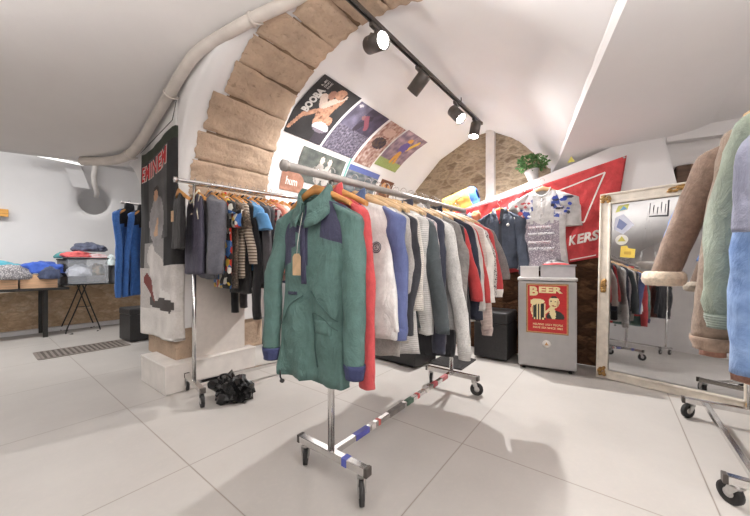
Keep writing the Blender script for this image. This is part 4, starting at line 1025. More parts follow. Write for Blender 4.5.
# red flag on the back wall
FA = AF - .035
TL, TR_, BR, BL = Vector((FA, 1.72, 1.745)), Vector((FA, -.115, 2.125)), Vector((FA, .02, 1.145)), Vector((FA, 1.60, .83))
def flag(u, v, off=0):
    p = (TL.lerp(TR_, u)).lerp(BL.lerp(BR, u), 1 - v) if False else (BL.lerp(BR, u)).lerp(TL.lerp(TR_, u), v)
    sag = -.018 * math.sin(u * PI) * v
    return p + Vector((-.012 * nz(u * 7 + v * 3, v * 2, 1) - .008 * nz(u * 19 - v * 9, v * 3, 5) - off, 0, sag))
fg = thing('flag', 'large red flag with white lettering pinned slantwise on the back wall', 'flag', (0, 0, 0))
mb = MB(); mb.grid(lambda u, v: flag(u, v), 70, 36); mb.build('cloth', fabric(c(206, 42, 46), 'nylon'), fg, solid=.003)
def fuv(px, py):      # flag coordinates of a sight line, bilinear inverse by search
    X = (px - 375) / 310; r = Vector((.6074 * X + .7944, -.7944 * X + .6074, (265 - py) / 310)); d = FA / r.x; y, z = r.y * d, H + r.z * d
    u = v = .5
    for _ in range(40):
        p = (BL.lerp(BR, u)).lerp(TL.lerp(TR_, u), v); u += (p.y - y) / 1.75; v += (z - p.z) / .97
    return u, v
lf = lambda u, v: flag(u, v, .0045)
def strip(p, q, wd_, nm='printed_outline'):
    (u0, v0), (u1, v1) = p, q; du, dv = u1 - u0, v1 - v0; L = math.hypot(du * 1.8, dv); nx, ny = -dv / L / 1.8 * 1.0, du * 1.8 / L
    mb = MB(); mb.grid(lambda a, b: lf(lerp(u0, u1, a) + nx * (b - .5) * wd_, lerp(v0, v1, a) + ny * (b - .5) * wd_), 24, 1); mb.build(nm, M['white_ink'], fg, recalc=False)
A_, B_, C_ = fuv(505, 210), fuv(605, 172), fuv(584, 222)
strip(A_, B_, .016); strip(B_, C_, .016); strip(C_, fuv(520, 217), .016)
u0, v0 = fuv(577, 243.5); u1, v1 = fuv(598, 239)
lettering('lettering', 'ERS', u0, u1, v0 - .005, v0 + .105, lf, M['white_ink'], fg, .04)
ua, va = fuv(569, 245); lettering('lettering', 'K', ua, u0 - .006, v0 - .005, v0 + .105, lf, M['white_ink'], fg, .04)
strip(fuv(570, 260), fuv(596, 255), .011, 'small_print_line')
for (u, v) in ((.01, .98), (.99, .985), (.5, .985)):
    mb = MB(); mb.lathe([(.012, 0), (.012, .004), (.004, .012)], flag(u, v, .004), 12, axis=Ry(-PI / 2)); mb.build('pin', M['chrome'], fg)
# clothes displayed on the flag
z_ = 1.885
hanger('pale', AF - .16, .605, z_ + .083, .05, 'grey baseball jersey in front of the red flag', None)
def jer_fn(p):
    if p.x < 0:
        if -.36 > p.z: return 1 if abs(p.y) < .17 else 0
        if abs(p.y) > .10 and p.z > -.30: return 2
    return 0
JG = fabric(c(190, 186, 184)); JP = fabric(c(196, 188, 192), 'tweed', c(140, 128, 140)); JF = fabric(c(210, 206, 210), 'camo', c(60, 80, 160))
JR = garment('jersey', 'grey baseball jersey with blue and white shoulder prints above the fridge', 'jersey', None, AF - .16, .605, z_ - .015, .05, w=.235, L=.86, th=.035, flare=.03, body=[JG, JP, JF], fn=jer_fn, smat=JG, sleeve='short', sr=.085, so=-.01, ssl=.36, collar='crew', seed=71, fold=.6, neck=.075, front_drop=.09)
mb = MB(); mb.tube([(-.045, 0, -.10), (-.052, 0, -.30)], .003, 6); 
for k in range(3): mb.lathe([(.001, 0), (.008, 0), (.008, .003), (.001, .003)], (-.05, .0, -.13 - k * .07), 10, axis=Ry(-PI / 2))
mb.build('button_placket', JG, JR)
rr_ = random.Random(5)
for k in range(26):     # blots of colour on the shoulder panels
    s = 1 if k % 2 else -1; y = s * rr_.uniform(.10, .26); z = rr_.uniform(-.29, -.08) - .10 * max(0, abs(y) - .17)
    mb = MB(); a0 = rr_.uniform(0, 3); ww, hh = rr_.uniform(.012, .028), rr_.uniform(.008, .018)
    pts = [Vector((-.056, y + ww * math.cos(a0 + q) * (1 + .4 * (i % 2)), z + hh * math.sin(a0 + q) * (1 + .5 * ((i + 1) % 2)))) for i, q in enumerate([2 * PI * j / 8 for j in range(8)])]
    mb.prism(pts, (-.002, 0, 0)); mb.build('shoulder_print', fabric([c(52, 74, 168), c(232, 230, 230), c(64, 62, 76), c(200, 70, 70)][k % 4]), JR)
for k, (zz, n_) in enumerate(((-.40, 7), (-.47, 9), (-.56, 8), (-.63, 9))):
    mb = MB(); mb.grid(lambda u, v: Vector((-.058, .13 - u * (.22 + .03 * (k % 2)), zz - v * .03 + .006 * nz(u * 9, k, 2))), 12, 1); mb.build('front_print', fabric([c(176, 120, 132), c(120, 116, 130)][k % 2], 'tweed', c(200, 196, 200)), JR, solid=.001)
jb = 1.045; zj = 1.70
hanger('orange', AF - .18, jb, zj + .083, -.04, 'slate blue jacket hanging on the red flag', None)
jn = fabric(c(64, 72, 88), 'nylon')
JK = garment('jacket', 'slate blue coach jacket hung open on the red flag beside the jersey', 'jacket', None, AF - .18, jb, zj - .015, -.04, w=.205, L=.66, th=.04, body=[jn, M['red_ink'], fabric(c(52, 54, 62))], fn=lambda p: (2 if p.x < 0 and abs(p.y + .02) < .012 else 0), smat=jn, sl=.70, sr=.07, so=.07, collar='shirt', cmat=jn, seed=72, fold=1.3, sthick=.7)
mb = MB(); mb.prism([(-.046, .035, .0), (-.046, -.045, .0), (-.058, -.02, -.16)], (-.003, 0, 0)); mb.build('shirt_front', M['red_ink'], JK)
mb = MB(); mb.prism([(-.048, -.03, .02), (-.048, -.07, .0), (-.064, -.05, -.13), (-.064, -.012, -.14)], (-.006, 0, 0)); mb.build('lapel', fabric(c(48, 50, 58)), JK)
mb = MB(); mb.lathe([(.001, 0), (.018, 0), (.018, .002), (.001, .002)], (-.058, -.11, -.18), 14, axis=Ry(-PI / 2)); mb.build('chest_badge', M['grey_ink'], JK)
# things on the sloping ledge
sl_ = math.atan2(.365, 1.28)
pl = thing('potted_plant', 'bushy green plant in a small grey pot on the sloping ledge', 'plant', (AF + .13, .74, ledge_z(.74) + .018))
mb = MB(); mb.lathe([(.05, .0), (.075, .13), (.082, .13), (.082, .145), (.07, .145), (.066, .12)], (0, 0, -.004), 20); mb.build('pot', plain('pot_grey', rgb(178, 174, 172), .6), pl).rotation_euler = (-.2, 0, 0)
mb = MB(); rr_ = random.Random(3)
for k in range(420):
    d = Vector((rr_.gauss(0, 1), rr_.gauss(0, 1), rr_.gauss(0, .8))).normalized(); rad = rr_.uniform(.35, 1) ** .6
    p = Vector((d.x * .12, d.y * .165, d.z * .10)) * rad + Vector((0, .02, .225)); t_ = (d + Vector((rr_.gauss(0, .6), rr_.gauss(0, .6), rr_.gauss(0, .6)))).normalized(); s_ = t_.cross(Vector((rr_.random(), rr_.random(), rr_.random()))).normalized(); L = rr_.uniform(.025, .05)
    v_ = mb.verts([p, p + t_ * L * .5 + s_ * L * .3, p + t_ * L, p + t_ * L * .5 - s_ * L * .3]); mb.face(v_)
mb.build('foliage', M['leaf'], pl, recalc=False)
mb = MB()
for k in range(14):
    d = Vector((rr_.uniform(-.08, .08), rr_.uniform(-.12, .14), rr_.uniform(.18, .28))); mb.tube([(0, .02, .12), d * .6 + Vector((0, 0, .05)), d], .003, 5)
mb.build('stems', M['leaf'], pl)
yb = thing('sports_bag', 'yellow bag with a blue end on the ledge above the long rack', 'bag', (AF + .14, 1.60, ledge_z(1.60) + .03)); yb.scale = (1.1, 1.12, 1.22); yb.rotation_euler = (-sl_, 0, 0)
mb = MB(); prof = []
def bag(u, v):
    an = 2 * PI * v; x = lerp(-.21, .13, u); r = .115 * (1 + .08 * nz(u * 4, math.cos(an), math.sin(an)) + .05 * nz(u * 9, math.cos(an) * 3, math.sin(an) * 3))
    return Vector((r * .85 * math.cos(an), -x, .105 + r * .95 * math.sin(an)))
mb.grid(bag, 14, 24); mb.build('yellow_body', fabric(c(232, 172, 24), 'nylon'), yb, merge=True)
mb = MB(); mb.grid(lambda u, v: (lambda p: Vector((p.x * (1 - .5 * u * u), -.13 - .075 * math.sin(u * PI / 2), .105 + (p.z - .105) * (1 - .5 * u * u))))(bag(1, v)), 6, 24); mb.build('blue_end', fabric(c(40, 104, 196), 'nylon'), yb)
mb = MB(); mb.grid(lambda u, v: (lambda p: Vector((p.x * (1 - .6 * u * u), .21 + .03 * math.sin(u * PI / 2), .105 + (p.z - .105) * (1 - .6 * u * u))))(bag(0, v)), 6, 24); mb.build('yellow_end', fabric(c(226, 166, 24), 'nylon'), yb)
mb = MB(); mb.tube(catmull([(-.10, .03, .12), (-.112, .0, .10), (-.113, -.03, .115), (-.104, -.05, .10)], 4), .006, 6); mb.build('dark_logo_mark', fabric(c(80, 74, 60)), yb)
for nm, lab, cat, bb, cc, rr2 in (('plastic_toy', 'green plastic toy on the ledge behind the rack rail', 'toy', 2.0, c(40, 150, 96), (.03, .035, .05)), ('plastic_toy', 'yellow plastic toy on the ledge left of the green one', 'toy', 2.13, c(222, 200, 50), (.035, .04, .055)), ('fabric_pouch', 'small blue pouch under the yellow bag', 'pouch', 1.84, c(96, 150, 206), (.04, .06, .05))):
    tt = thing(nm, lab, cat, (AF + .1, bb, ledge_z(bb) + rr2[2] * .8)); mb = MB(); mb.blob((0, 0, 0), rr2, bb, .2, 2, 3); mb.build('moulded_body' if 'toy' in nm else 'pouch_body', fabric(cc, 'nylon'), tt)
    mb = MB(); mb.blob((-.01, 0, rr2[2] * 1.0), (rr2[0] * .55, rr2[1] * .6, rr2[2] * .4), bb + 3, .2, 2, 2); mb.build('knob' if 'toy' in nm else 'pouch_flap', fabric(cc, 'nylon'), tt)
bn = thing('bunting', 'orange and blue cloth bundle hanging at the flag corner behind the rack end', 'cloth', (AF - .09, 1.36, 1.60))
mb = MB(); mb.blob((0, 0, .04), (.04, .075, .09), 4, .4, 2.5, 3); mb.build('orange_fold', fabric(c(226, 120, 66)), bn)
mb = MB(); mb.blob((-.01, .07, .02), (.035, .05, .08), 9, .4, 2.5, 3); mb.build('blue_fold', fabric(c(120, 140, 190)), bn)
yp = thing('wall_sticker', 'tiny yellow warning sticker on the white wall above the flag', 'sticker', (AF - .002, .35, 2.19))
mb = MB(); mb.prism([(0, .035, -.03), (0, -.035, -.03), (0, 0, .035)], (-.002, 0, 0)); mb.build('triangle', plain('sticker_yellow', rgb(200, 190, 90), .6), yp)

# posters on the vault
def vsurf(a0, a1, t0, t1, off=.008):    # u along rising angle, v towards the pier side (smaller a)
    return lambda u, v: arc(lerp(a1, a0, v) + (lerp(-.075, .055, u) if t1 > 50 else 0), lerp(t0, t1, u), R0 - off - .004 * math.sin(u * PI) * math.sin(v * PI))
GP = 'posters on the vault'
def poster(name, label, a0, a1, t0, t1, paint, nu=56, nv=44):
    o = thing(name, label, 'poster', (0, 0, 0), 0, GP); picture('printed_sheet', paint, nu, nv, vsurf(a0, a1, t0, t1), M['pic'], o); return o
def skin(u, v, b=0): k = 1 + .25 * nz(u * 18, v * 18, b); return (178 * k, 134 * k, 110 * k)
def p1(u, v):
    a = .8
    if ell(u, v, .87, .40, .09, .12): return skin(u, v) if v > .33 or u < .84 else (90, 66, 56)
    if seg(u, v, .60, .52, .86, .30, .05, a): return (206, 186, 172)
    if seg(u, v, .60, .55, .72, .66, .06, a): return (196, 176, 164)
    if ell(u, v, .80, .55, .08, .08): return (150, 108, 92)
    if seg(u, v, .52, .38, .80, .32, .075, a) or ell(u, v, .55, .42, .22, .16): 
        return skin(u, v, 3) if nz(u * 16, v * 16, 5) < .36 else (120, 84, 66)
    if seg(u, v, .34, .78, .52, .52, .04, a) or seg(u, v, .10, .88, .34, .78, .03, a): return skin(u, v, 6)
    if ell(u, v, .27, .26, .09, .20): return (226, 222, 232) if u > .24 else (120, 110, 120)
    if seg(u, v, .34, .40, .40, .22, .09, a): return skin(u, v, 8)
    if u < .26 and v < .30: return (60, 54, 62)
    k = 1 + .25 * nz(u * 5, v * 5, 1); return (48 * k, 46 * k, 47 * k)
P1 = poster('music_poster', 'dark poster of a bare-chested man with white lettering, nearest the stone arch', 1.955, 2.49, 37, 64, p1, 72, 56)
ls = vsurf(1.955, 2.49, 37, 64, .0135)
lettering('lettering', 'BOOBA', .40, .81, .73, .89, ls, M['grey_ink'], P1, .055)
for v0, v1 in ((.86, .90), (.795, .835), (.73, .77)):
    lettering('lettering', 'DUC' if v0 < .8 else 'LE', .845, .955, v0, v1, ls, M['grey_ink'], P1, .03)
def p2(u, v):
    k = 1 + .35 * nz(u * 7, v * 7, 3)
    if ell(u, v, .93, .9, .03, .05): return (200, 196, 200)
    if seg(u, v, .62, .30, .80, .52, .05): return (128, 70, 82)
    if seg(u, v, .55, .55, .80, .42, .07): return (52, 44, 56)
    if ell(u, v, .78, .58, .05, .07): return (130, 92, 92)
    if u < .5: 
        n_ = nz(u * 26, v * 26, 1); return (96 + 60 * n_, 90 + 58 * n_, 104 + 60 * n_)
    if v > .62: return (96 * k, 90 * k, 108 * k)
    return (66 * k, 58 * k, 76 * k)
poster('music_poster', 'dusky purple grey poster of a performer, second from the arch', 2.52, 3.04, 37, 63, p2)
def p3(u, v):
    n_ = nz(u * 14, v * 10, 4)
    if ell(u, v, .52, .5, .13, .35): return (70 + 40 * n_, 56 + 30 * n_, 58)
    if ell(u, v, .78, .5, .10, .3): return (190, 160, 148)
    return (164 + 60 * n_, 134 + 80 * n_, 124 + 80 * n_)
poster('music_poster', 'narrow pink and brown poster beside the sports poster', 3.08, 3.42, 36, 63, p3, 48, 24)
def p4(u, v):
    n_ = nz(u * 9, v * 9, 7)
    if seg(u, v, .20, .52, .45, .5, .05) or seg(u, v, .2, .36, .45, .45, .045): return (206, 150, 66)
    if ell(u, v, .60, .5, .16, .15): return (102, 88, 150)
    if ell(u, v, .80, .52, .07, .09): return (214, 158, 86)
    if seg(u, v, .60, .35, .85, .2, .05): return (224, 180, 70)
    if u < .22: return (146, 158, 96)
    return (140 + 60 * n_, 120 + 50 * n_, 132 + 40 * n_)
poster('sports_poster', 'colourful sports poster of a leaping player, furthest from the arch', 3.46, 3.98, 39, 64, p4, 52, 44)
def p5(u, v):
    n_ = nz(u * 6, v * 8, 2)
    for x in (.46, .64):
        if ell(u, v, .78, 1 - x, .11, .05): return (226, 206, 192)
        if ell(u, v, .36, 1 - x, .34, .10): return (176 + 30 * n_, 170 + 30 * n_, 164 + 30 * n_)
    return (92 + 30 * n_, 96 + 30 * n_, 92 + 26 * n_)
poster('photo_poster', 'grey photo poster of two pale figures just above the rack rail', 2.22, 2.90, 19, 34.5, p5, 40, 60)
def p6(u, v):
    if u > .80: return (92, 104, 160)
    n_ = nz(u * 8, v * 8, 4)
    return (110 + 60 * n_, 116 + 50 * n_, 120 + 50 * n_)
poster('sports_poster', 'small grey poster with a blue heading, over the rail', 2.98, 3.62, 20, 34.5, p6, 30, 40)
def p7(u, v):
    n_ = nz(u * 5, v * 5, 4); return (168 + 24 * n_, 122 + 20 * n_, 102 + 20 * n_)
P7 = poster('wall_card', 'small terracotta card with faint white letters over the rack rail end', 2.05, 2.36, 13.5, 22.5, p7, 20, 20)
lettering('lettering', 'hum', .2, .7, .3, .7, lambda u, v: arc(lerp(2.05, 2.36, u), lerp(13.5, 22.5, v), R0 - .0135), M['white_ink'], P7, .02)
def p8(u, v):
    if ell(u, v, .5, .3, .3, .15) or ell(u, v, .55, .7, .3, .16): return (206, 150, 96)
    return (118, 78, 58)
poster('photo_print', 'small brown photo print beyond the blue-headed poster', 3.70, 4.02, 22, 33, p8, 20, 24)
tp = thing('adhesive_strip', 'short teal tape strip between the grey photo poster and its neighbour', 'tape', (0, 0, 0)); mb = MB(); mb.grid(lambda u, v: arc(lerp(2.935, 2.965, u), lerp(24, 37, v), R0 - .012), 1, 8); mb.build('tape', fabric(c(110, 176, 168), 'nylon'), tp)
# banner on the pier
BA = 1.035
def ban(u, v, off=0):    # u left to right seen from the room, v up
    b = lerp(3.70, 2.86, u); a = BA - .012 * nz(u * 5 + v, v * 3, 0) - .02 * math.sin(u * 9 + 1) * (1 - v) * .5
    if b < 2.945: a += (2.945 - b) * 1.0; b = 2.915 - .004
    top = lerp(2.135, 2.235, smooth(u)) - .03 * math.sin(u * PI); z = lerp(.385, top, v) + (.02 * u if v < .01 else 0)
    return Vector((a - off, b - off * .6, z))
bnn = thing('banner', 'black and grey cloth banner with red lettering hanging on the pier front', 'banner', (0, 0, 0))
def bp_(u, v):
    n_ = nz(u * 8, v * 16, 2)
    if v > .945: return (52, 58, 48)
    blk = (46 + 10 * n_, 44 + 10 * n_, 45 + 10 * n_)
    if u > .80 and v > .38: return blk
    # seated figure: head, torso in grey, pale trousers, white shoes
    if ell(u, v, .46, .735, .07, .03): return (196, 150, 120)
    if ell(u, v, .47, .755, .085, .03): return (60, 50, 46)
    if seg(u, v, .50, .60, .42, .55, .035, 2) or ell(u, v, .44, .545, .07, .022): return (196, 158, 128)
    if ell(u, v, .48, .60, .22, .13): return (150 + 22 * n_, 146 + 22 * n_, 146 + 22 * n_)
    if seg(u, v, .28, .42, .60, .36, .10, 2) or seg(u, v, .30, .44, .46, .24, .10, 2): return (206 + 20 * n_, 200 + 20 * n_, 196 + 20 * n_)
    if seg(u, v, .18, .30, .40, .22, .07, 2): return (120, 60, 56)
    if seg(u, v, .30, .19, .85, .17, .06, 2): return (78, 72, 70)
    if seg(u, v, .40, .235, .80, .20, .07, 2): return (226, 222, 218)
    if v < .15: return (216 + 14 * n_, 211 + 14 * n_, 206 + 14 * n_)
    if v < .36: return (206 + 24 * n_, 200 + 24 * n_, 196 + 24 * n_) if u > .25 + .8 * (v - .15) * 0 else (190, 184, 180)
    if u < .12: return (60, 58, 58)
    if v < .5: return (150, 146, 144) if u < .7 else blk
    return (84 + 20 * n_, 82 + 20 * n_, 82 + 20 * n_) if u > .25 else blk
picture('banner_cloth', bp_, 44, 110, ban, M['piccloth'], bnn, .002)
lb = lambda u, v: ban(u, v + .0 + .012 * u, .006); lb2 = lambda u, v: ban(u, v + .012 * u, .009)
lettering('lettering_outline', 'EMINEM', .05, .80, .835, .925, lb, M['white_ink'], bnn, .075, spacing=1.15)
lettering('lettering', 'EMINEM', .06, .79, .839, .921, lb2, M['red_ink'], bnn, .02, spacing=1.15)
mb = MB(); mb.tube([(BA - .012, 3.69, 2.15), (BA - .012, 2.9, 2.255), (BA + .01, 2.88, 2.42)], .003, 5); mb.build('hanging_cord', M['black'], bnn)
# ------------------------------------------------------------------ track lights
def track(name, label, p, q):
    t = thing(name, label, 'light track', tuple((Vector(p) + Vector(q)) / 2)); O = (Vector(p) + Vector(q)) / 2; d = (Vector(q) - Vector(p)); L = d.length; rot = d.normalized().to_track_quat('X', 'Z').to_matrix()
    mb = MB()
    for s in (-1, 1): mb.box(rot @ Vector((0, s * .0145, 0)), (L, .006, .032), rot)
    mb.box(rot @ Vector((0, 0, .013)), (L, .035, .006), rot); mb.build('channel', M['dark'], t)
    mb = MB(); mb.box(rot @ Vector((0, 0, .004)), (L * .995, .010, .006), rot); mb.build('conductor', M['steel'], t)
    for s in (-1, 1):
        mb = MB(); mb.box(rot @ Vector((s * L / 2, 0, 0)), (.03, .038, .036), rot); mb.build('end_cap', M['dark'], t)
    for k in (.2, .8):
        mb = MB(); x = rot @ Vector((L * (k - .5), 0, .016)); mb.cyl(x, x + Vector((0, 0, .10)), .006, 8); mb.build('ceiling_fixing', M['dark'], t)
    return t
def spotlight(label, x, y, z, d, group, lit=True, r=.062, L=.19, drop=.10):
    d = Vector(d).normalized(); t = thing('spotlight', label, 'spotlight', (x, y, z), 0, group)
    mb = MB(); mb.box((0, 0, -.03), (.11, .032, .03)); mb.build('track_adapter', M['dark'], t, bevel=.003)
    c0 = Vector((0, 0, -.045 - drop)); side = d.cross(Vector((0, 0, 1))); side = side.normalized() if side.length > .1 else Vector((1, 0, 0))
    mb = MB(); mb.cyl((0, 0, -.04), (0, 0, -.05 - drop * .35), .010, 10)
    mb.tube([(0, 0, -.05 - drop * .3), side * (r + .006) * .6 + Vector((0, 0, -.05 - drop * .4)), side * (r + .008) + c0], .006, 8); mb.build('bracket', M['dark'], t)
    ax = d.to_track_quat('Z', 'Y').to_matrix(); c1 = c0 + d * L * .05
    mb = MB(); mb.lathe([(.001, -L * .5), (r * .9, -L * .5), (r, -L * .47), (r, L * .5), (r * .93, L * .5), (r * .90, L * .43)], c1, 28, axis=ax); mb.build('lamp_head', M['dark'], t)
    mb = MB(); mb.lathe([(.001, L * .44), (r * .92, L * .43)], c1, 28, axis=ax); mb.build('lens', M['lens'], t)
    return Vector((x, y, z)) + c1 + d * L * .5, d
track('light_track', 'dark ceiling light track running along the vault crown', (.9, 1.44, 2.86), (4.06, 1.36, 2.90))
GS = 'spotlights on the vault track'
SPOTS = [
 spotlight('first spotlight of the vault track, lit and facing out into the shop', 1.86, 1.42, 2.87, (-.25, -1, -.34), GS),
 spotlight('second spotlight of the vault track, turned to the posters with its lens hidden', 2.52, 1.41, 2.88, (.05, .78, -.6), GS),
 spotlight('third spotlight of the vault track, lit and slanting down', 3.32, 1.39, 2.89, (-.15, -.62, -.75), GS),
 spotlight('fourth spotlight of the vault track, pointing straight down at the track end', 3.86, 1.37, 2.90, (-.25, .07, -1), GS),
]
track('light_track', 'added dark ceiling light track over the shop front, showing only in the mirror', (-2.4, .35, 2.86), (.5, .35, 2.86))  # this second track and its spots are added for extra light
GS2 = 'added spotlights on the shop front track'
SPOTS2 = [
 spotlight('added spotlight of the shop front track nearest the arch, seen in the mirror', .35, .35, 2.87, (.75, .45, -.6), GS2),
 spotlight('added middle spotlight of the shop front track, seen in the mirror', -.7, .35, 2.87, (.8, -.5, -.5), GS2),
 spotlight('added spotlight of the shop front track furthest from the arch, seen in the mirror', -1.7, .35, 2.87, (.6, .75, -.55), GS2),
]
SPOTS3 = [spotlight('added spotlight on the passage ceiling hidden behind the pier', 4.2, 3.42, 2.70, (-1, -.03, -.42), 'added passage spotlights', drop=.06)]  # out of sight, added to throw light past the pier
BOWLS = [(-.9, 1.7, 1.80), (.1, -1.3, 1.55)]  # unseen uplighters, added to brighten the ceilings
for (x, y, z), lab in zip(BOWLS, ('added white uplighter bowl brightening the ceiling over the shop front, left of the viewpoint', 'added white uplighter bowl brightening the soffit near the right side wall behind the viewpoint')):
    gl = thing('added_bowl_lamp', lab, 'lamp', (x, y, z))
    mb = MB(); mb.lathe([(.001, -.10), (.09, -.085), (.16, -.03), (.18, .03), (.172, .03), (.15, -.025), (.08, -.075), (.001, -.088)], (0, 0, 0), 28); mb.build('bowl', M['white_paint'], gl)
    mb = MB(); mb.lathe([(.001, -.05), (.035, -.04), (.045, -.01), (.03, .015), (.001, .02)], (0, 0, 0), 18); mb.build('bulb', M['tube'], gl)
    for k in range(3):
        a = 2 * PI * k / 3; mb = MB(); mb.tube([(.17 * math.cos(a), .17 * math.sin(a), .03), (0, 0, 1.1)], .002, 5); mb.build('chain', M['steel'], gl)
# ------------------------------------------------------------------ black boxes, mat
def lidbox(name, label, cat, loc, rz, sx, sy, sz, mat, lid=.12):
    t = thing(name, label, cat, loc, rz)
    mb = MB(); mb.box((0, 0, (sz - lid) / 2 + .01), (sx, sy, sz - lid - .02)); mb.build('box_body', mat, t, bevel=.012)
    mb = MB(); mb.box((0, 0, sz - lid / 2), (sx * 1.02, sy * 1.02, lid)); mb.build('padded_lid', mat, t, bevel=.018)
    return t
lidbox('storage_ottoman', 'black leatherette storage box with padded lid between rack and fridge', 'ottoman', (3.70, 1.07, 0), 0, .42, .36, .53, M['leather'])
lidbox('storage_bench', 'low black bench box on the floor behind the long rack', 'bench', (2.95, 2.02, 0), -.1, .40, .95, .24, M['leather'], .06)
lidbox('storage_ottoman', 'black padded storage box in the side room below the blue fleece jackets', 'ottoman', (1.50, 5.33, 0), .1, .42, .36, .46, M['leather'], .09)
ms = thing('door_mat', 'dark ribbed mat on the floor beside the black storage box', 'mat', (3.18, 1.37, .001))
mb = MB(); mb.box((0, 0, .006), (.42, .36, .012)); 
for k in range(12): mb.box((-.19 + k * .0345, 0, .014), (.018, .34, .006))
mb.build('ribbed_pile', plain('mat_fibre', rgb(66, 64, 64), .95, 0, .1, 60), ms)
# ------------------------------------------------------------------ side room furniture
def cloth(label, x, y, z, rx, ry, rz_, col, kind='plain', c2=None, seed=0, group='heaped clothes in the side room'):
    t = thing('folded_garment', label, 'clothes', (x, y, z), 0, group); mb = MB()
    m = bmesh.ops.create_icosphere(mb.bm, subdivisions=4, radius=1)
    for v in m['verts']:
        p = v.co.copy(); k = 1 + .22 * nz(p.x * 1.6 + seed, p.y * 1.6, p.z * 1.6); r = abs(nz(p.x * 2.6 + seed, p.y * 3 + p.z, 2)) * .5 + abs(nz(p.x * 6 + seed, p.y * 6 + p.z * 4, 5)) * .22 - .06
        q = Vector((p.x * rx, p.y * ry, p.z * rz_)) * (k - r + .1); q.z += .012 * nz(p.x * 7, p.y * 7, seed); q.z = max(q.z, -rz_ * .35 + .02 * (abs(p.x) > .9)); v.co = q
    for f in mb.bm.faces: f.smooth = True
    mb.build('crumpled_cloth', fabric(col, kind, c2), t); return t
tb1 = thing('side_table', 'long dark table against the bright side room wall', 'table', (-.45, 6.75, 0))
mb = MB(); mb.box((0, 0, .705), (2.7, .72, .035)); mb.build('tabletop', M['blackmetal'], tb1, bevel=.004)
for x in (-1.2, 1.12):
    for y in (-.20, .28):
        mb = MB(); mb.box((x, y, .344), (.05, .05, .688)); mb.build('leg', M['blackmetal'], tb1, bevel=.004)
tb2 = thing('trestle_table', 'narrow black shelf table on crossed wire trestle legs', 'table', (1.45, 6.78, 0))
mb = MB(); mb.box((0, 0, .75), (1.25, .55, .022)); mb.build('tabletop', M['blackmetal'], tb2, bevel=.003)
for y in (-.2, .22):
    for s in (-1, 1):
        mb = MB(); mb.tube(catmull([(-.36 - s * .02, y - .03, .738), (-.36 + s * .10, y, .34), (-.36 + s * .2, y + .03, .012), (-.36 + s * .14, y - .10, .01)], 5), .009, 8); mb.build('leg', M['blackmetal'], tb2)
mb = MB(); mb.tube([(-.43, -.2, .40), (-.29, -.2, .40)], .006, 6); mb.build('stretcher', M['blackmetal'], tb2)
def crate(label, x, y, z, sx, sy, sz):
    t = thing('wooden_crate', label, 'crate', (x, y, z), 0, 'pine crates on the side table')
    for nm, bx_, sz_ in (('front_board', (0, -sy / 2, sz / 2), (sx, .015, sz)), ('back_board', (0, sy / 2, sz / 2), (sx, .015, sz)), ('side_board', (-sx / 2 + .008, 0, sz / 2), (.015, sy - .02, sz)), ('side_board', (sx / 2 - .008, 0, sz / 2), (.015, sy - .02, sz)), ('base_board', (0, 0, .008), (sx - .02, sy - .02, .014))):
        mb = MB(); mb.box(bx_, sz_); mb.build(nm, M['pine'], t, bevel=.002)
zt = .7235
crate('pine crate at the table end, holding the blue clothes', .60, 6.60, zt, .36, .34, .19); crate('pine crate holding the pale patterned clothes, second from the table end', .22, 6.60, zt, .36, .34, .19)
cloth('bright turquoise garment heaped on the pine crates', .22, 6.66, zt + .25, .26, .16, .13, c(60, 176, 196), seed=1)
cloth('white flecked garment draped over the front of a pine crate', .34, 6.46, zt + .18, .17, .11, .15, c(206, 202, 200), 'tweed', c(130, 126, 130), 2)
cloth('royal blue garment heaped on the end crate', .62, 6.60, zt + .25, .26, .17, .12, c(44, 92, 196), seed=3)
cloth('dark navy garment hanging over the end crate front', .70, 6.42, zt + .17, .11, .08, .12, c(62, 72, 100), 'denim', None, 4)
cloth('black garment at the crate end beside the grey bag', .86, 6.72, zt + .20, .09, .13, .14, c(38, 38, 44), seed=5)
cloth('light blue garment at the far end of the crates', -.16, 6.66, zt + .10, .20, .15, .12, c(120, 190, 220), seed=6)
z2 = .7615
def bin_(name, label, x, y, sx, sy, sz, mat, cat='bin', rim=None):
    t = thing(name, label, cat, (x, y, z2)); mb = MB(); openbox(mb, -sx / 2, sx / 2, -sy / 2, sy / 2, 0, sz, .006); mb.build('bin_body', mat, t, bevel=.004)
    mb = MB(); openbox(mb, -sx / 2 - .012, sx / 2 + .012, -sy / 2 - .012, sy / 2 + .012, sz - .015, sz + .005, .016); mb.build('rim', rim or mat, t); return t
gp = plain('grey_fabric_bag', rgb(128, 126, 128), .85)
bin_('fabric_bin', 'soft grey fabric bin left of the clear box on the trestle table', 1.0, 6.90, .30, .30, .38, gp)
cb_ = bin_('clear_box', 'clear plastic box stuffed with clothes on the trestle table', 1.13, 6.62, .47, .30, .40, M['clear'], 'box', plain('rim_plastic2', rgb(226, 222, 224), .3, 0, .02))
bin_('grey_bin', 'dark grey bin right of the clear box, near the blue jackets', 1.62, 6.72, .40, .36, .27, plain('bin_grey', rgb(104, 104, 108), .5))
GC = 'heaped clothes in the side room'
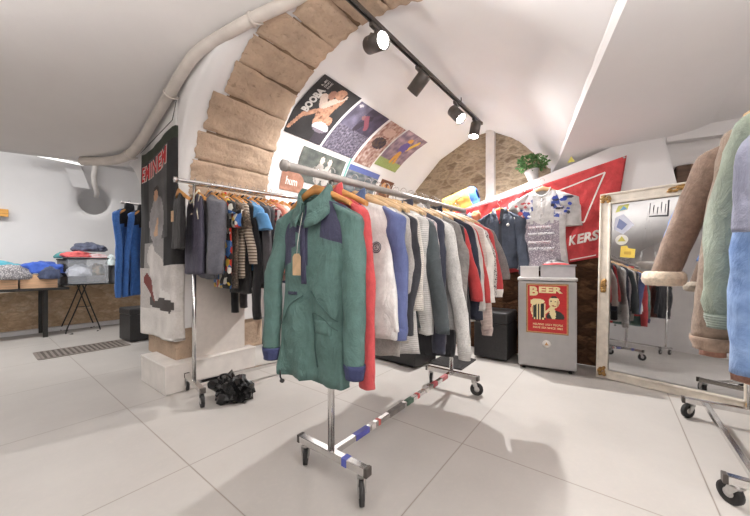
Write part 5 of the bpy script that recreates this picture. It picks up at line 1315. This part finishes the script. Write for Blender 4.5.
for lab, x, y, z, r, col, kd, c2, sd in (
 ('white garment folded in the clear box', 1.04, 6.60, z2 + .16, (.15, .10, .13), c(206, 210, 222), 'plain', None, 11), ('tan camouflage garment in the clear box', 1.26, 6.60, z2 + .17, (.09, .10, .13), c(166, 140, 104), 'camo', c(86, 92, 72), 12),
 ('coral red garment overflowing the clear box', 1.03, 6.60, z2 + .43, (.17, .13, .07), c(228, 88, 88), 'plain', None, 13), ('white striped garment on the rim of the clear box', 1.24, 6.58, z2 + .40, (.14, .10, .07), c(226, 220, 222), 'stripe', c(196, 120, 120), 14),
 ('dark slate garment topping the clear box', 1.16, 6.66, z2 + .54, (.20, .13, .10), c(84, 90, 112), 'denim', None, 15), ('teal garment tucked behind the coral one', .92, 6.84, z2 + .42, (.12, .08, .07), c(70, 160, 160), 'plain', None, 16),
 ('pale cloth hanging off the clear box corner', 1.40, 6.47, z2 + .33, (.05, .05, .13), c(214, 230, 230), 'plain', None, 17), ('black strap bag on the grey bin', 1.60, 6.72, z2 + .31, (.19, .12, .09), c(50, 50, 56), 'plain', None, 18), ('grey cloth in the soft fabric bin', 1.0, 6.90, z2 + .36, (.12, .12, .08), c(120, 120, 122), 'plain', None, 19)):
    cloth(lab, x, y, z, *r, col, kd, c2, sd)
# blue fleece jackets hanging at the pier
r5, _, (rd0, rd1) = rack('clothes_rack', 'small rack of blue and black fleece jackets in the side room', (1.75, 5.05), (2.6, 5.05), .36, 1.86, 1.86, .55, .1, zb=.10, cang=(3, 4, 1, 2), tube=.014)
G5 = 'fleece jackets in the side room'
blu = fabric(c(36, 104, 184), 'fleece'); blk_ = fabric(c(36, 36, 40))
def bfn(p): return 1 if p.z > -.24 else 0
for k, (x, lab) in enumerate(((1.28, 'blue fleece jacket with black shoulders nearest the pier banner'), (1.42, 'second blue fleece jacket behind the nearest one in the side room'), (1.56, 'third blue fleece jacket of the side room rack'))):
    hanger('orange', x, 5.05, 1.875, -.85 + .06 * k, lab, 'hangers in the side room')
    garment('fleece_jacket', lab, 'jacket', G5, x, 5.05, 1.795, -.85 + .06 * k, w=.23, L=1.12, th=.04, body=[blu, blk_], fn=bfn, smat=(lambda q, k=k: blk_ if (k == 0 and q > 0) else blu), sl=1.10, sr=.05, so=.03, collar='stand', cmat=blk_, seed=80 + k)
# floor grate
gt = thing('floor_grate', 'long steel floor drain grate in the side room floor', 'grate', (.87, 5.24, .001), -.0)
mb = MB()
for s in (-1, 1): mb.box((0, s * .22, .004), (.82, .03, .006)); mb.box((s * .40, 0, .004), (.03, .42, .006))
for k in range(17): mb.box((-.37 + k * .0465, 0, .004), (.022, .42, .006))
mb.build('grid_bars', M['floor_steel'], gt)
mb = MB(); mb.box((0, 0, .0004), (.80, .43, .0006)); mb.build('painted_pit_shade', plain('drain_dark', rgb(92, 85, 79), .9), gt)  # flat sheet below the bars, drain shade put into its colour
on = thing('wall_notice', 'small orange wooden plaque on the bright wall above the table', 'plaque', (.17, 7.09, 1.815))
mb = MB(); mb.box((0, 0, 0), (.36, .03, .11)); mb.build('plaque_board', wood('orange_board', rgb(216, 158, 76)), on, bevel=.004)
# racks and wall of the shop front behind the viewpoint, showing in the mirror
mb = MB(); mb.box((-3.35, 2.0, 1.5), (.1, 4.6, 3.1)); struct(mb.build('wall_front', M['plaster_old']), 'plaster wall of the shop front', 'wall')
rk6, _, _ = rack('clothes_rack', 'rack of dark clothes in the shop front, showing only in the mirror', (-1.3, 1.5), (-1.3, 3.7), .44, 1.55, 1.55, .1, .1, zb=.13)
for k in range(16):
    y = 1.55 + k * .135; col = [c(40, 40, 46), c(60, 62, 72), c(90, 40, 44), c(36, 46, 70), c(84, 84, 88), c(120, 60, 50)][(k * 5) % 6]
    nm_ = ['black', 'charcoal', 'burgundy', 'navy', 'grey', 'rust'][(k * 5) % 6]
    garment('sweatshirt', f'{nm_} sweatshirt on the shop front rack, showing in the mirror', 'sweatshirt', 'dark clothes on the shop front rack', -1.3, y, 1.49, PI / 2, w=.23, L=.75, th=.03, body=fabric(col), sl=.65, so=.07, seed=100 + k, collar='crew')

SPOT_E, SPOT2_E, SPOT3_E, LEFT_E, BOWL_E, WORLD, EXPO = (75, 135, 80, 255), 10, 90, 35, (85, 420), .22, .24
# ------------------------------------------------------------------ camera, lights, world
cam_d = bpy.data.cameras.new('camera'); cam = bpy.data.objects.new('camera', cam_d); COL.objects.link(cam)
cam.location = (0, 0, H); cam.rotation_euler = (PI / 2, 0, -math.atan2(.7944, .6074))
cam_d.sensor_width = 36; cam_d.lens = 310 / 750 * 36; cam_d.shift_y = 7 / 750; cam_d.clip_start = .02
scene.camera = cam
w = bpy.data.worlds.new('world'); scene.world = w; w.use_nodes = True
w.node_tree.nodes['Background'].inputs[0].default_value = (1, .99, .985, 1); w.node_tree.nodes['Background'].inputs[1].default_value = WORLD
def spot(loc, target, e, size=2.0, blend=.9, r=.04, col=(1, .985, .965)):
    l = bpy.data.lights.new('spot_beam', 'SPOT'); l.energy = e; l.spot_size = size; l.spot_blend = blend; l.shadow_soft_size = r; l.color = col
    o = bpy.data.objects.new('spot_beam', l); COL.objects.link(o); o.location = loc
    o.rotation_euler = (Vector(target) - Vector(loc)).to_track_quat('-Z', 'Y').to_euler(); return o
def area(loc, target, e, sx, sy, col=(1, .985, .97)):
    l = bpy.data.lights.new('added_fill_light', 'AREA'); l.shape = 'RECTANGLE'; l.size = sx; l.size_y = sy; l.energy = e; l.color = col
    o = bpy.data.objects.new('added_fill_light', l); COL.objects.link(o); o.location = loc
    o.rotation_euler = (Vector(target) - Vector(loc)).to_track_quat('-Z', 'Y').to_euler(); return o
for (p, d), e, wd_ in zip(SPOTS, SPOT_E, (2.0, 2.0, 2.0, 2.02)): spot(p + d * .02, p + d, e, wd_, .9 if wd_ == 2.0 else .12, .03)
for (p, d) in SPOTS3: spot(p + d * .02, p + d, SPOT3_E, 1.7, .5, .04)
for (p, d) in SPOTS2: spot(p + d * .02, p + d, SPOT2_E)
area((.3, 5.55, 2.76), (.3, 5.7, 0), LEFT_E, 1.6, .3)  # added area fill for the side room, source not in view
area((-1.4, 5.55, 2.76), (-1.4, 5.7, 0), LEFT_E, 1.6, .3)
for (x, y, z), e in zip(BOWLS, BOWL_E): spot((x, y, z + .05), (x + .01, y, z + 1), e, 2.75, .5, .06)
vsn = scene.view_settings
scene.display_settings.display_device = 'sRGB'
vsn.view_transform = 'Standard'; vsn.look = 'None'; vsn.exposure = EXPO; vsn.gamma = 1; vsn.use_curve_mapping = False
